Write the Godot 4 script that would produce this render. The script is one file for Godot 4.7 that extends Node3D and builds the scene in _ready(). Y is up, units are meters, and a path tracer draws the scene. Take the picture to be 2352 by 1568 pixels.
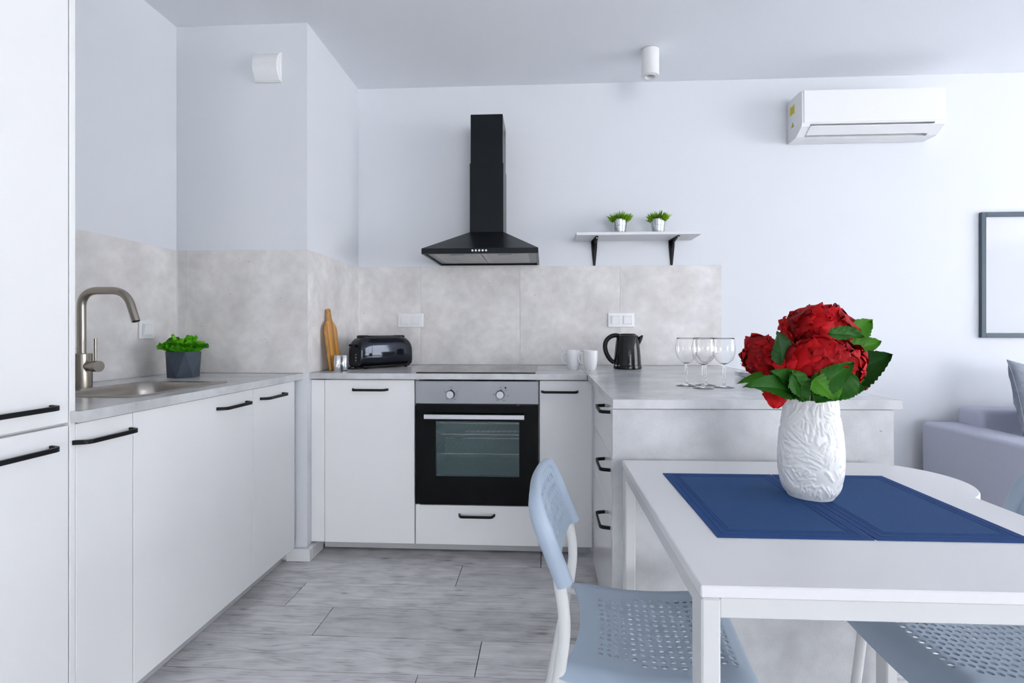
extends Node3D
# A white kitchen with a concrete-look worktop and a small dining table.
# Metres, y up; the camera stands over the origin, the tiled wall is at z = -3.1.

const LENS := 1180.0          # focal length in pixels of the 2352 x 1568 frame
const EYE := 1.10
const YAW := 0.0525
const BACK := -3.10           # face of the tiled wall
const LEFT := -1.80           # face of the left wall
const RIGHT := 8.00
const REAR := 9.00
const TOP := 2.59
const PILLAR_X := -1.146
const PILLAR_Z := -2.421
const DESK := 0.90            # worktop height

var M := {}
var taken := {}
var boxes := {}
var rng := RandomNumberGenerator.new()


func _ready() -> void:
	rng.seed = 7
	view()
	daylight()
	materials()
	room()
	left_run()
	back_run()
	peninsula()
	hood_and_shelf()
	wall_fittings()
	counter_things()
	sofa_corner()
	dining()
	bouquet()


# ---------------------------------------------------------------- camera and light

func view() -> void:
	var c := Camera3D.new()
	c.name = "camera"
	c.projection = Camera3D.PROJECTION_FRUSTUM
	c.near = 0.05
	c.far = 100.0
	c.size = 0.05 * 1568.0 / LENS
	c.frustum_offset = Vector2(-14.0, -22.0) * 0.05 / LENS
	add_child(c)
	c.position = Vector3(0, EYE, 0)
	c.rotation.y = YAW
	c.current = true


func daylight() -> void:
	var e := Environment.new()
	e.background_mode = Environment.BG_SKY
	var sm := ProceduralSkyMaterial.new()
	sm.sky_top_color = Color(0.97, 0.98, 1.0)
	sm.sky_curve = 0.25
	sm.sky_horizon_color = Color(0.80, 0.805, 0.815)
	sm.ground_horizon_color = Color(0.86, 0.862, 0.865)
	sm.ground_bottom_color = Color(0.86, 0.862, 0.865)
	sm.sun_angle_max = 1.0
	var s := Sky.new()
	s.sky_material = sm
	e.sky = s
	e.background_energy_multiplier = 16.0
	e.tonemap_mode = Environment.TONE_MAPPER_LINEAR
	e.tonemap_exposure = 1.0
	e.sdfgi_enabled = true
	e.ssao_enabled = true
	e.ssil_enabled = true
	var w := WorldEnvironment.new()
	w.name = "daylight"
	w.environment = e
	add_child(w)


# a point on the ray through a pixel, at a distance along the optical axis
func at(px: float, py: float, depth: float) -> Vector3:
	var c := Vector3((px - 1190.0) / LENS, -(py - 762.0) / LENS, -1.0) * depth
	return Vector3(0, EYE, 0) + c.rotated(Vector3.UP, YAW)


# ---------------------------------------------------------------- naming

func numbered(called: String) -> String:
	var n: int = taken.get(called, 0)
	taken[called] = n + 1
	return called if n == 0 else "%s_%03d" % [called, n]


func thing(called: String, label: String, category: String, where := Vector3.ZERO, turn := 0.0, group := "") -> Node3D:
	var o := Node3D.new()
	o.name = numbered(called)
	add_child(o)
	o.position = where
	o.rotation.y = turn
	tag(o, label, category, group)
	return o


func tag(o: Node3D, label: String, category: String, group := "") -> void:
	o.set_meta("label", label)
	o.set_meta("category", category)
	if group:
		o.set_meta("group", group)


func copy(o: Node3D, label: String, where: Vector3, turn := 0.0) -> Node3D:
	var c: Node3D = o.duplicate()
	c.name = numbered(str(o.name))
	add_child(c)
	c.position = where
	c.rotation.y = turn
	c.set_meta("label", label)
	return c


func part(mesh: Mesh, called: String, m: Material, parent: Node, where := Vector3.ZERO, turn := Vector3.ZERO) -> MeshInstance3D:
	var o := MeshInstance3D.new()
	o.mesh = mesh
	o.name = called
	o.material_override = m
	parent.add_child(o, true)
	o.position = where
	o.rotation = turn
	return o


func struct(mesh: Mesh, called: String, m: Material, where := Vector3.ZERO) -> MeshInstance3D:
	var o := part(mesh, numbered(called), m, self, where)
	o.set_meta("kind", "structure")
	return o


# ---------------------------------------------------------------- mesh helpers

func tool() -> SurfaceTool:
	var st := SurfaceTool.new()
	st.begin(Mesh.PRIMITIVE_TRIANGLES)
	return st


func done(st: SurfaceTool) -> ArrayMesh:
	st.generate_normals()
	return st.commit()


func tri(st: SurfaceTool, a: Vector3, b: Vector3, c: Vector3) -> void:
	# a, b, c run counter-clockwise seen from outside
	st.add_vertex(a)
	st.add_vertex(c)
	st.add_vertex(b)


func quad(st: SurfaceTool, a: Vector3, b: Vector3, c: Vector3, d: Vector3) -> void:
	tri(st, a, b, c)
	tri(st, a, c, d)


# a flat convex face turned away from a point
func face(st: SurfaceTool, p: Array, inside: Vector3) -> void:
	var mid := Vector3.ZERO
	for v in p:
		mid += v
	mid /= p.size()
	var n: Vector3 = (p[1] - p[0]).cross(p[2] - p[0])
	var out := n.dot(mid - inside) > 0.0
	for k in range(1, p.size() - 1):
		if out:
			tri(st, p[0], p[k], p[k + 1])
		else:
			tri(st, p[0], p[k + 1], p[k])


# a box with chamfered edges round a centre, added to a tool
func add_box(st: SurfaceTool, mid: Vector3, s: Vector3, b := 0.0) -> void:
	st.set_smooth_group(-1)
	var h := s / 2.0
	if b <= 0.0:
		for ax in 3:
			for sg in [-1.0, 1.0]:
				var p := []
				for q in [[-1, -1], [1, -1], [1, 1], [-1, 1]]:
					var v := Vector3.ZERO
					v[ax] = h[ax] * sg
					v[(ax + 1) % 3] = h[(ax + 1) % 3] * q[0]
					v[(ax + 2) % 3] = h[(ax + 2) % 3] * q[1]
					p.append(mid + v)
				face(st, p, mid)
		return
	b = minf(b, minf(h.x, minf(h.y, h.z)) * 0.95)
	for ax in 3:
		var u := (ax + 1) % 3
		var w := (ax + 2) % 3
		for sg in [-1.0, 1.0]:
			var p := []
			for q in [[-1, -1], [1, -1], [1, 1], [-1, 1]]:
				var v := Vector3.ZERO
				v[ax] = h[ax] * sg
				v[u] = (h[u] - b) * q[0]
				v[w] = (h[w] - b) * q[1]
				p.append(mid + v)
			face(st, p, mid)
		for su in [-1.0, 1.0]:
			for sw in [-1.0, 1.0]:
				var p := []
				for k in [[0, -1], [0, 1], [1, 1], [1, -1]]:
					var v := Vector3.ZERO
					v[ax] = (h[ax] - b) * k[1]
					v[u] = su * (h[u] - (b if k[0] == 0 else 0.0))
					v[w] = sw * (h[w] - (0.0 if k[0] == 0 else b))
					p.append(mid + v)
				face(st, p, mid)
	for sx in [-1.0, 1.0]:
		for sy in [-1.0, 1.0]:
			for sz in [-1.0, 1.0]:
				var c := Vector3(h.x * sx, h.y * sy, h.z * sz)
				face(st, [mid + c - Vector3(0, b * sy, b * sz), mid + c - Vector3(b * sx, 0, b * sz), mid + c - Vector3(b * sx, b * sy, 0)], mid)


func box(x: float, y: float, z: float, b := 0.0) -> ArrayMesh:
	var key := "%.4f %.4f %.4f %.4f" % [x, y, z, b]
	if not boxes.has(key):
		var st := tool()
		add_box(st, Vector3.ZERO, Vector3(x, y, z), b)
		boxes[key] = done(st)
	return boxes[key]


# boxes given as [min, max] corners, joined into one mesh
func slabs(list: Array, b := 0.0) -> ArrayMesh:
	var st := tool()
	for s in list:
		add_box(st, (s[0] + s[1]) / 2.0, (s[1] - s[0]).abs(), b)
	return done(st)


func ccw(p: PackedVector2Array) -> PackedVector2Array:
	var a := 0.0
	for k in p.size():
		a += p[k].cross(p[(k + 1) % p.size()])
	if a < 0.0:
		p.reverse()
	return p


func inset(p: PackedVector2Array, b: float) -> PackedVector2Array:
	var r := PackedVector2Array()
	var n := p.size()
	for k in n:
		var d0 := (p[k] - p[(k + n - 1) % n]).normalized()
		var d1 := (p[(k + 1) % n] - p[k]).normalized()
		var n0 := Vector2(-d0.y, d0.x)
		var n1 := Vector2(-d1.y, d1.x)
		var m := (n0 + n1).normalized()
		r.append(p[k] + m * b / maxf(0.4, m.dot(n0)))
	return r


# a polygon in x and y, given thickness along z (from z0 to z1), with bevelled rims; basis turns it
func add_prism(st: SurfaceTool, poly: PackedVector2Array, z0: float, z1: float, b := 0.0, tr := Transform3D(), soft := 0) -> void:
	var p := ccw(poly.duplicate())
	var n := p.size()
	var rings := []
	if b > 0.0:
		var q := inset(p, b)
		rings = [[q, z0], [p, z0 + b], [p, z1 - b], [q, z1]]
	else:
		rings = [[p, z0], [p, z1]]
	st.set_smooth_group(-1 if soft == 0 else soft)
	for r in rings.size() - 1:
		var lo: PackedVector2Array = rings[r][0]
		var hi: PackedVector2Array = rings[r + 1][0]
		for k in n:
			var j := (k + 1) % n
			var a := tr * Vector3(lo[k].x, lo[k].y, rings[r][1])
			var bb := tr * Vector3(lo[j].x, lo[j].y, rings[r][1])
			var c := tr * Vector3(hi[j].x, hi[j].y, rings[r + 1][1])
			var d := tr * Vector3(hi[k].x, hi[k].y, rings[r + 1][1])
			quad(st, a, bb, c, d)
	st.set_smooth_group(-1)
	for e in [0, rings.size() - 1]:
		var q: PackedVector2Array = rings[e][0]
		var t := Geometry2D.triangulate_polygon(q)
		for k in range(0, t.size(), 3):
			var v := []
			for i in 3:
				v.append(tr * Vector3(q[t[k + i]].x, q[t[k + i]].y, rings[e][1]))
			var up := (q[t[k + 1]] - q[t[k]]).cross(q[t[k + 2]] - q[t[k]]) > 0.0
			if up == (e != 0):
				tri(st, v[0], v[1], v[2])
			else:
				tri(st, v[0], v[2], v[1])


func prism(poly: PackedVector2Array, z0: float, z1: float, b := 0.0, tr := Transform3D(), soft := 0) -> ArrayMesh:
	var st := tool()
	add_prism(st, poly, z0, z1, b, tr, soft)
	return done(st)


# a plan outline in x and z, standing between two heights
func plan(poly: PackedVector2Array, y0: float, y1: float, b := 0.0) -> ArrayMesh:
	var flat := PackedVector2Array()
	for v in poly:
		flat.append(Vector2(v.x, -v.y))
	return prism(flat, y0, y1, b, Transform3D(Basis(Vector3(1, 0, 0), Vector3(0, 0, -1), Vector3(0, 1, 0)), Vector3.ZERO))


func round_rect(w: float, h: float, r: float, seg := 6) -> PackedVector2Array:
	var p := PackedVector2Array()
	for c in 4:
		var mid := Vector2((w / 2 - r) * (1 if c in [0, 3] else -1), (h / 2 - r) * (1 if c < 2 else -1))
		for k in seg + 1:
			var a := (c + float(k) / seg) * PI / 2
			p.append(mid + Vector2(cos(a), sin(a)) * r)
	return p


# profile of (radius, height); its outside is on the right of the way it runs
func add_lathe(st: SurfaceTool, prof: Array, seg := 32, where := Vector3.ZERO, crease := 0.75) -> void:
	var g := 1
	for k in prof.size() - 1:
		var a: Vector2 = prof[k]
		var b: Vector2 = prof[k + 1]
		if k > 0:
			var before: Vector2 = a - prof[k - 1]
			if absf(before.angle_to(b - a)) > crease:
				g += 1
		st.set_smooth_group(g)
		for i in seg:
			var t0 := TAU * i / seg
			var t1 := TAU * (i + 1) / seg
			var u0 := Vector3(cos(t0), 0, sin(t0))
			var u1 := Vector3(cos(t1), 0, sin(t1))
			var p00 := where + u0 * a.x + Vector3.UP * a.y
			var p01 := where + u1 * a.x + Vector3.UP * a.y
			var p10 := where + u0 * b.x + Vector3.UP * b.y
			var p11 := where + u1 * b.x + Vector3.UP * b.y
			if b.x > 1e-6:
				tri(st, p00, p10, p11)
			if a.x > 1e-6:
				tri(st, p00, p11, p01)


func lathe(prof: Array, seg := 32, crease := 0.75) -> ArrayMesh:
	var st := tool()
	add_lathe(st, prof, seg, Vector3.ZERO, crease)
	return done(st)


func smooth_path(p: Array, each := 6) -> PackedVector3Array:
	var c := PackedVector3Array()
	for k in p.size() - 1:
		var a: Vector3 = p[maxi(k - 1, 0)]
		var b: Vector3 = p[k]
		var d: Vector3 = p[k + 1]
		var e: Vector3 = p[mini(k + 2, p.size() - 1)]
		for i in each:
			c.append(b.cubic_interpolate(d, a, e, float(i) / each))
	c.append(p[-1])
	return c


# a path whose inner corners are rounded with a radius
func filleted(p: Array, r: float, seg := 6) -> PackedVector3Array:
	var c := PackedVector3Array([p[0]])
	for k in range(1, p.size() - 1):
		var d0: Vector3 = (p[k - 1] - p[k])
		var d1: Vector3 = (p[k + 1] - p[k])
		var rr := minf(r, minf(d0.length(), d1.length()) * 0.49)
		var a: Vector3 = p[k] + d0.normalized() * rr
		var b: Vector3 = p[k] + d1.normalized() * rr
		for i in seg + 1:
			var t := float(i) / seg
			c.append(a.lerp(p[k], t).lerp(Vector3(p[k]).lerp(b, t), t))
	c.append(p[-1])
	return c


# a swept section: outline(x across, y along up) follows the path
func add_sweep(st: SurfaceTool, path: PackedVector3Array, outline: PackedVector2Array, up := Vector3.ZERO, g := 1, sizes := []) -> void:
	var n := path.size()
	var m := outline.size()
	var rings := []
	var x := Vector3.ZERO
	for k in n:
		var t := (path[mini(k + 1, n - 1)] - path[maxi(k - 1, 0)]).normalized()
		var y := Vector3.ZERO
		if up != Vector3.ZERO:
			x = t.cross(up).normalized()
			y = x.cross(t).normalized()
		else:
			if k == 0:
				x = t.cross(Vector3.UP if absf(t.y) < 0.9 else Vector3.RIGHT).normalized()
			x = (x - t * x.dot(t)).normalized()
			y = x.cross(t).normalized()
		var s: float = sizes[k] if sizes.size() else 1.0
		var ring := []
		for o in outline:
			ring.append(path[k] + x * o.x * s + y * o.y * s)
		rings.append(ring)
	st.set_smooth_group(g)
	for k in n - 1:
		for i in m:
			var j := (i + 1) % m
			if g < 0:
				st.set_smooth_group(-1)
			quad(st, rings[k][i], rings[k + 1][i], rings[k + 1][j], rings[k][j])
	st.set_smooth_group(-1)
	var c0 := path[0]
	var c1 := path[n - 1]
	for i in m:
		var j := (i + 1) % m
		tri(st, c0, rings[0][i], rings[0][j])
		tri(st, c1, rings[n - 1][j], rings[n - 1][i])


func circle(r: float, seg := 12) -> PackedVector2Array:
	var p := PackedVector2Array()
	for k in seg:
		p.append(Vector2(cos(TAU * k / seg), sin(TAU * k / seg)) * r)
	return p


func tube(path: PackedVector3Array, r: float, seg := 12, sizes := []) -> ArrayMesh:
	var st := tool()
	add_sweep(st, path, circle(r, seg), Vector3.ZERO, 1, sizes)
	return done(st)


# rings of points joined to a skin; ends may be closed
func add_loft(st: SurfaceTool, rings: Array, cap0 := true, cap1 := true, g := 1) -> void:
	var m: int = rings[0].size()
	var mid := Vector3.ZERO
	st.set_smooth_group(g)
	for k in rings.size() - 1:
		for i in m:
			var j := (i + 1) % m
			quad(st, rings[k][i], rings[k][j], rings[k + 1][j], rings[k + 1][i])
	st.set_smooth_group(g + 1)
	for e in [0, 1]:
		if (e == 0 and not cap0) or (e == 1 and not cap1):
			continue
		var ring: Array = rings[0] if e == 0 else rings[-1]
		mid = Vector3.ZERO
		for v in ring:
			mid += v
		mid /= m
		for i in m:
			var j := (i + 1) % m
			if e == 0:
				tri(st, mid, ring[j], ring[i])
			else:
				tri(st, mid, ring[i], ring[j])


# a block with soft rounded edges (cushions, upholstery): superellipsoid, power p
func soft_box(s: Vector3, p := 6.0, nu := 40, nv := 20, q := 0.0) -> ArrayMesh:
	var st := tool()
	st.set_smooth_group(1)
	var e := 2.0 / p
	var f := 2.0 / (q if q > 0.0 else p)
	var pt := func(i: int, j: int) -> Vector3:
		var a := TAU * (i % nu) / nu
		var b := PI * (float(j) / nv - 0.5)
		var cb := pow(absf(cos(b)), f)
		return Vector3(signf(cos(a)) * pow(absf(cos(a)), e) * cb * s.x / 2, signf(sin(b)) * pow(absf(sin(b)), f) * s.y / 2, signf(sin(a)) * pow(absf(sin(a)), e) * cb * s.z / 2)
	for i in nu:
		for j in nv:
			var a: Vector3 = pt.call(i, j)
			var b: Vector3 = pt.call(i + 1, j)
			var c: Vector3 = pt.call(i + 1, j + 1)
			var d: Vector3 = pt.call(i, j + 1)
			if j == 0:
				tri(st, a, d, c)
			elif j == nv - 1:
				tri(st, a, d, b)
			else:
				quad(st, a, d, c, b)
	return done(st)


# rounded upholstery block: a box whose edges are really rounded with radius r
func pad(s: Vector3, r: float, seg := 4) -> ArrayMesh:
	var st := tool()
	st.set_smooth_group(1)
	var n := seg * 2 + 2
	var lin := []
	for k in n:
		lin.append(k)
	for ax in 3:
		for sg in [-1.0, 1.0]:
			var grid := []
			for i in n:
				var row := []
				for j in n:
					var v := Vector3.ZERO
					v[ax] = s[ax] / 2 * sg
					v[(ax + 1) % 3] = pad_at(i, seg, s[(ax + 1) % 3], r)
					v[(ax + 2) % 3] = pad_at(j, seg, s[(ax + 2) % 3], r)
					var core := Vector3(clampf(v.x, -s.x / 2 + r, s.x / 2 - r), clampf(v.y, -s.y / 2 + r, s.y / 2 - r), clampf(v.z, -s.z / 2 + r, s.z / 2 - r))
					row.append(core + (v - core).normalized() * r)
				grid.append(row)
			for i in n - 1:
				for j in n - 1:
					if sg > 0:
						quad(st, grid[i][j], grid[i + 1][j], grid[i + 1][j + 1], grid[i][j + 1])
					else:
						quad(st, grid[i][j], grid[i][j + 1], grid[i + 1][j + 1], grid[i + 1][j])
	return done(st)


func pad_at(k: int, seg: int, size: float, r: float) -> float:
	if k <= seg:
		return -size / 2 + r - r * tan((1.0 - float(k) / seg) * PI / 4)
	return size / 2 - r + r * tan((float(k - seg - 1) / seg) * PI / 4)


# ---------------------------------------------------------------- materials

func mat(called: String, c: Color, rough := 0.5, metal := 0.0, spec := 0.5) -> StandardMaterial3D:
	var m := StandardMaterial3D.new()
	m.resource_name = called
	m.albedo_color = c
	m.roughness = rough
	m.metallic = metal
	m.metallic_specular = spec
	M[called] = m
	return m


func noise(s: int, f: float, oct := 4, kind := FastNoiseLite.TYPE_SIMPLEX_SMOOTH) -> FastNoiseLite:
	var n := FastNoiseLite.new()
	n.seed = s
	n.frequency = f
	n.noise_type = kind
	n.fractal_octaves = oct
	return n


func grey(n: FastNoiseLite, w: int, h: int) -> PackedByteArray:
	return n.get_seamless_image(w, h, false, false, 0.12, true).get_data()


# cement: clouds of two greys, fine horizontal combing, specks and pits
func cement(s: int, a: Color, b: Color, contrast: float, combed: float) -> ImageTexture:
	var w := 1024
	var big := grey(noise(s, 0.0045, 4), w, w)
	var mid := grey(noise(s + 1, 0.02, 4), w, w)
	var tint := grey(noise(s + 2, 0.003, 2), w, w)
	var fine := grey(noise(s + 3, 0.25, 2), w, w)
	var data := PackedByteArray()
	data.resize(w * w * 3)
	var r := RandomNumberGenerator.new()
	r.seed = s
	var row := PackedFloat32Array()
	for y in w:
		row.append(r.randf() - 0.5)
	for y in w:
		for x in w:
			var k := y * w + x
			var v := (big[k] / 255.0 - 0.5) * 1.0 + (mid[k] / 255.0 - 0.5) * 0.55 + (fine[k] / 255.0 - 0.5) * 0.45 + row[y] * combed
			var t := clampf((tint[k] / 255.0 - 0.5) * 1.6 + 0.5, 0.0, 1.0)
			var c := a.lerp(b, t) * (1.0 + v * contrast)
			data[k * 3] = int(clampf(c.r, 0, 1) * 255)
			data[k * 3 + 1] = int(clampf(c.g, 0, 1) * 255)
			data[k * 3 + 2] = int(clampf(c.b, 0, 1) * 255)
	var im := Image.create_from_data(w, w, false, Image.FORMAT_RGB8, data)
	for k in 34:
		var p := Vector2i(r.randi_range(3, w - 4), r.randi_range(3, w - 4))
		var d := r.randf_range(0.62, 0.85)
		for dx in range(-2, 3):
			for dy in range(-1, 2):
				if r.randf() < 0.55:
					var c := im.get_pixel(p.x + dx, p.y + dy) * d
					im.set_pixel(p.x + dx, p.y + dy, Color(c.r, c.g, c.b))
	return ImageTexture.create_from_image(im)


# six boards of grey limed wood, one above the other, grain running along x
func wood() -> ImageTexture:
	var w := 2048
	var h := 1020
	var each := 170
	var streak := noise(31, 1.0, 3)
	var wave := noise(32, 1.0, 3)
	var blot := noise(33, 1.0, 3)
	var hair := noise(34, 1.0, 1)
	var im := PackedByteArray()
	im.resize(w * h * 3)
	var r := RandomNumberGenerator.new()
	r.seed = 5
	var knots := []
	for b in 6:
		var list := []
		for k in 2:
			list.append([r.randf_range(80, w - 80), r.randf_range(20, each - 20), r.randf_range(5, 13), r.randf_range(0.35, 0.8)])
		knots.append(list)
	for y in h:
		var b := y / each
		var base := 0.895 + 0.02 * sin(b * 2.4 + 1.0)
		for x in w:
			var fx := float(x)
			var fy := float(y - b * each)
			var bend := wave.get_noise_2d(fx * 0.0022, fy * 0.012 + b * 31.0) * 8.0
			var gy := fy + bend
			var dark := 0.0
			for kn in knots[b]:
				var dx: float = (fx - kn[0]) / 4.2
				var dy: float = fy - kn[1]
				var d2 := dx * dx + dy * dy
				if d2 < 9000.0:
					var rad: float = kn[2]
					gy += signf(dy) * rad * 2.2 * exp(-d2 / (rad * rad * 14.0))
					dark += kn[3] * exp(-d2 / (rad * rad * 0.55))
			var s := streak.get_noise_2d(fx * 0.0013, gy * 0.085 + b * 57.0)
			var f := hair.get_noise_2d(fx * 0.0040, (fy + bend * 0.35) * 0.30 + b * 91.0)
			var c := blot.get_noise_2d(fx * 0.004, fy * 0.014 + b * 13.0)
			var v := base + s * 0.07 + c * 0.06
			if f > 0.25:
				v -= (f - 0.25) * 0.38 * clampf(-c * 2.6 + 0.12, 0.04, 1.0)
			if s < -0.42:
				v += (s + 0.42) * 0.35
			v -= dark * 0.30
			v = clampf(v, 0.12, 0.98)
			var k := (y * w + x) * 3
			im[k] = int(v * 254)
			im[k + 1] = int(v * 252)
			im[k + 2] = int(v * 253)
	return ImageTexture.create_from_image(Image.create_from_data(w, h, false, Image.FORMAT_RGB8, im))


# woven cloth: a small repeating weave
func weave(a: Color, b: Color, s: int) -> ImageTexture:
	var im := Image.create(256, 256, false, Image.FORMAT_RGB8)
	var r := RandomNumberGenerator.new()
	r.seed = s
	for y in 256:
		for x in 256:
			var over := ((x / 2) + (y / 2)) % 2 == 0
			var v := r.randf_range(-0.18, 0.18) + (0.65 if over else 0.35)
			im.set_pixel(x, y, a.lerp(b, v))
	return ImageTexture.create_from_image(im)


func triplanar(m: StandardMaterial3D, t: Texture2D, per_metre: float, offset := Vector3.ZERO) -> StandardMaterial3D:
	m.albedo_texture = t
	m.albedo_color = Color.WHITE
	m.uv1_triplanar = true
	m.uv1_world_triplanar = true
	m.uv1_triplanar_sharpness = 8.0
	m.uv1_scale = Vector3.ONE * per_metre
	m.uv1_offset = offset
	return m


func materials() -> void:
	mat("wall_paint", Color(0.872, 0.884, 0.905), 0.85, 0.0, 0.3)
	mat("ceiling_paint", Color(0.945, 0.955, 0.975), 0.9, 0.0, 0.2)
	mat("white_front", Color(0.942, 0.944, 0.946), 0.42, 0.0, 0.4)
	mat("white_gloss", Color(0.942, 0.944, 0.946), 0.10, 0.0, 0.5)
	mat("white_body", Color(0.88, 0.885, 0.89), 0.5)
	mat("white_plastic", Color(0.92, 0.925, 0.93), 0.30)
	mat("white_lacquer", Color(0.91, 0.91, 0.915), 0.30)
	mat("white_steel", Color(0.85, 0.853, 0.85), 0.4)
	mat("ceramic", Color(0.92, 0.925, 0.93), 0.12)
	mat("vase_glaze", Color(0.92, 0.925, 0.925), 0.28)
	mat("black_metal", Color(0.09, 0.095, 0.105), 0.42, 0.0, 0.3)
	mat("black_gloss", Color(0.06, 0.065, 0.07), 0.06, 0.0, 0.4)
	mat("black_plastic", Color(0.09, 0.092, 0.096), 0.38, 0.0, 0.3)
	mat("black_glass", Color(0.05, 0.06, 0.065), 0.04, 0.0, 0.26)
	mat("hob_glass", Color(0.05, 0.055, 0.06), 0.05, 0.0, 0.5)
	mat("black_chrome", Color(0.19, 0.205, 0.235), 0.05, 0.75)
	mat("hood_black", Color(0.10, 0.115, 0.125), 0.25, 0.0, 0.28)
	mat("steel", Color(0.68, 0.66, 0.63), 0.28, 1.0)
	mat("steel_dark", Color(0.66, 0.63, 0.59), 0.27, 1.0)
	mat("chrome", Color(0.82, 0.82, 0.83), 0.10, 1.0)
	mat("steel_panel", Color(0.60, 0.61, 0.63), 0.45, 0.5)
	mat("zinc", Color(0.78, 0.80, 0.81), 0.26, 1.0)
	mat("aluminium", Color(0.78, 0.78, 0.79), 0.35, 0.9)
	mat("knob_face", Color(0.80, 0.81, 0.82), 0.4, 0.3)
	mat("print_dark", Color(0.18, 0.19, 0.21), 0.6)
	mat("print_grey", Color(0.62, 0.63, 0.65), 0.6)
	mat("oven_enamel", Color(0.50, 0.66, 0.66), 0.35)
	mat("plinth_grey", Color(0.76, 0.765, 0.775), 0.45)
	mat("chair_plastic", Color(0.66, 0.72, 0.785), 0.45)
	mat("frame_blue", Color(0.24, 0.31, 0.36), 0.4)
	mat("paper", Color(0.83, 0.84, 0.86), 0.8)
	mat("pot_slate", Color(0.235, 0.275, 0.33), 0.45)
	mat("soil", Color(0.10, 0.085, 0.06), 0.95)
	mat("label_yellow", Color(0.86, 0.79, 0.05), 0.5)
	mat("shelf_white", Color(0.88, 0.885, 0.90), 0.5)
	mat("seam_white", Color(0.90, 0.905, 0.91), 0.7)
	mat("string", Color(0.80, 0.70, 0.52), 0.9)
	mat("filter_mesh", Color(0.72, 0.72, 0.72), 0.42, 0.6)
	mat("lens_white", Color(0.88, 0.89, 0.88), 0.3)

	var clear := mat("pane", Color(1, 1, 1, 0.03), 0.0)
	clear.transparency = BaseMaterial3D.TRANSPARENCY_ALPHA
	var tinted := mat("oven_pane", Color(0.22, 0.36, 0.37, 0.28), 0.02)
	tinted.transparency = BaseMaterial3D.TRANSPARENCY_ALPHA
	var crystal := mat("crystal", Color(1, 1, 1, 0.0), 0.0)
	crystal.refraction_enabled = true
	crystal.refraction_scale = 0.05
	crystal.transparency = BaseMaterial3D.TRANSPARENCY_ALPHA

	var tile := cement(11, Color(0.885, 0.878, 0.875), Color(0.855, 0.84, 0.835), 0.12, 0.03)
	var desk := cement(47, Color(0.81, 0.815, 0.823), Color(0.765, 0.768, 0.775), 0.13, 0.03)
	for k in 6:
		triplanar(mat("tile_%d" % k, Color.WHITE, 0.5, 0.0, 0.35), tile, 0.72, Vector3(0.37 * k, 0.53 * k, 0.29 * k))
	triplanar(mat("worktop", Color.WHITE, 0.22, 0.0, 0.5), desk, 0.8)
	triplanar(mat("end_panel", Color.WHITE, 0.45, 0.0, 0.4), desk, 0.65, Vector3(0.2, 0.1, 0.6))

	var boards := wood()
	for k in 12:
		var m := mat("board_%d" % k, Color.WHITE, 0.42, 0.0, 0.4)
		m.albedo_texture = boards
		m.uv1_scale = Vector3(1.0 if k < 6 else -1.0, 1.0 / 6.0, 1)
		m.uv1_offset = Vector3(0, (k % 6) / 6.0, 0)
		m.albedo_color = Color(0.985, 0.985, 0.99) * (1.0 - 0.045 * ((k * 5) % 7) / 6.0)
	mat("screed", Color(0.20, 0.20, 0.21), 0.9)

	var blue := mat("mat_blue", Color.WHITE, 0.75, 0.0, 0.25)
	triplanar(blue, weave(Color(0.15, 0.26, 0.44), Color(0.28, 0.41, 0.60), 3), 5.0)
	var blue2 := mat("mat_blue_edge", Color.WHITE, 0.8, 0.0, 0.25)
	triplanar(blue2, weave(Color(0.14, 0.24, 0.44), Color(0.26, 0.38, 0.60), 4), 5.0)
	var cloth := mat("sofa_cloth", Color.WHITE, 0.95, 0.0, 0.2)
	triplanar(cloth, weave(Color(0.70, 0.71, 0.78), Color(0.82, 0.83, 0.89), 5), 3.0)
	var velvet := mat("pillow_cloth", Color.WHITE, 0.9, 0.0, 0.2)
	triplanar(velvet, cement(77, Color(0.53, 0.56, 0.61), Color(0.61, 0.64, 0.68), 0.16, 0.0), 2.2)
	var bamboo := StandardMaterial3D.new()
	bamboo.resource_name = "bamboo"
	bamboo.roughness = 0.45
	bamboo.albedo_texture = bamboo_strips()
	M["bamboo"] = bamboo

	for k in 3:
		var leaf := mat("leaf_%d" % k, [Color(0.19, 0.42, 0.12), Color(0.30, 0.55, 0.13), Color(0.11, 0.30, 0.10)][k], 0.5, 0.0, 0.4)
		leaf.backlight_enabled = true
		leaf.backlight = Color(0.25, 0.45, 0.05)
		leaf.vertex_color_use_as_albedo = true
	for k in 3:
		var salad := mat("salad_%d" % k, [Color(0.30, 0.68, 0.10), Color(0.45, 0.80, 0.14), Color(0.16, 0.45, 0.08)][k], 0.4, 0.0, 0.4)
		salad.backlight_enabled = true
		salad.backlight = Color(0.3, 0.5, 0.05)
	for k in 4:
		var red := mat("petal_%d" % k, [Color(0.72, 0.03, 0.07), Color(0.62, 0.02, 0.06), Color(0.78, 0.06, 0.11), Color(0.50, 0.015, 0.045)][k], 0.62, 0.0, 0.3)
		red.backlight_enabled = true
		red.backlight = Color(0.35, 0.02, 0.04)
		red.vertex_color_use_as_albedo = true
	var grass := mat("grass", Color.WHITE, 0.5, 0.0, 0.4)
	grass.vertex_color_use_as_albedo = true
	grass.backlight_enabled = true
	grass.backlight = Color(0.3, 0.45, 0.05)


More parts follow.
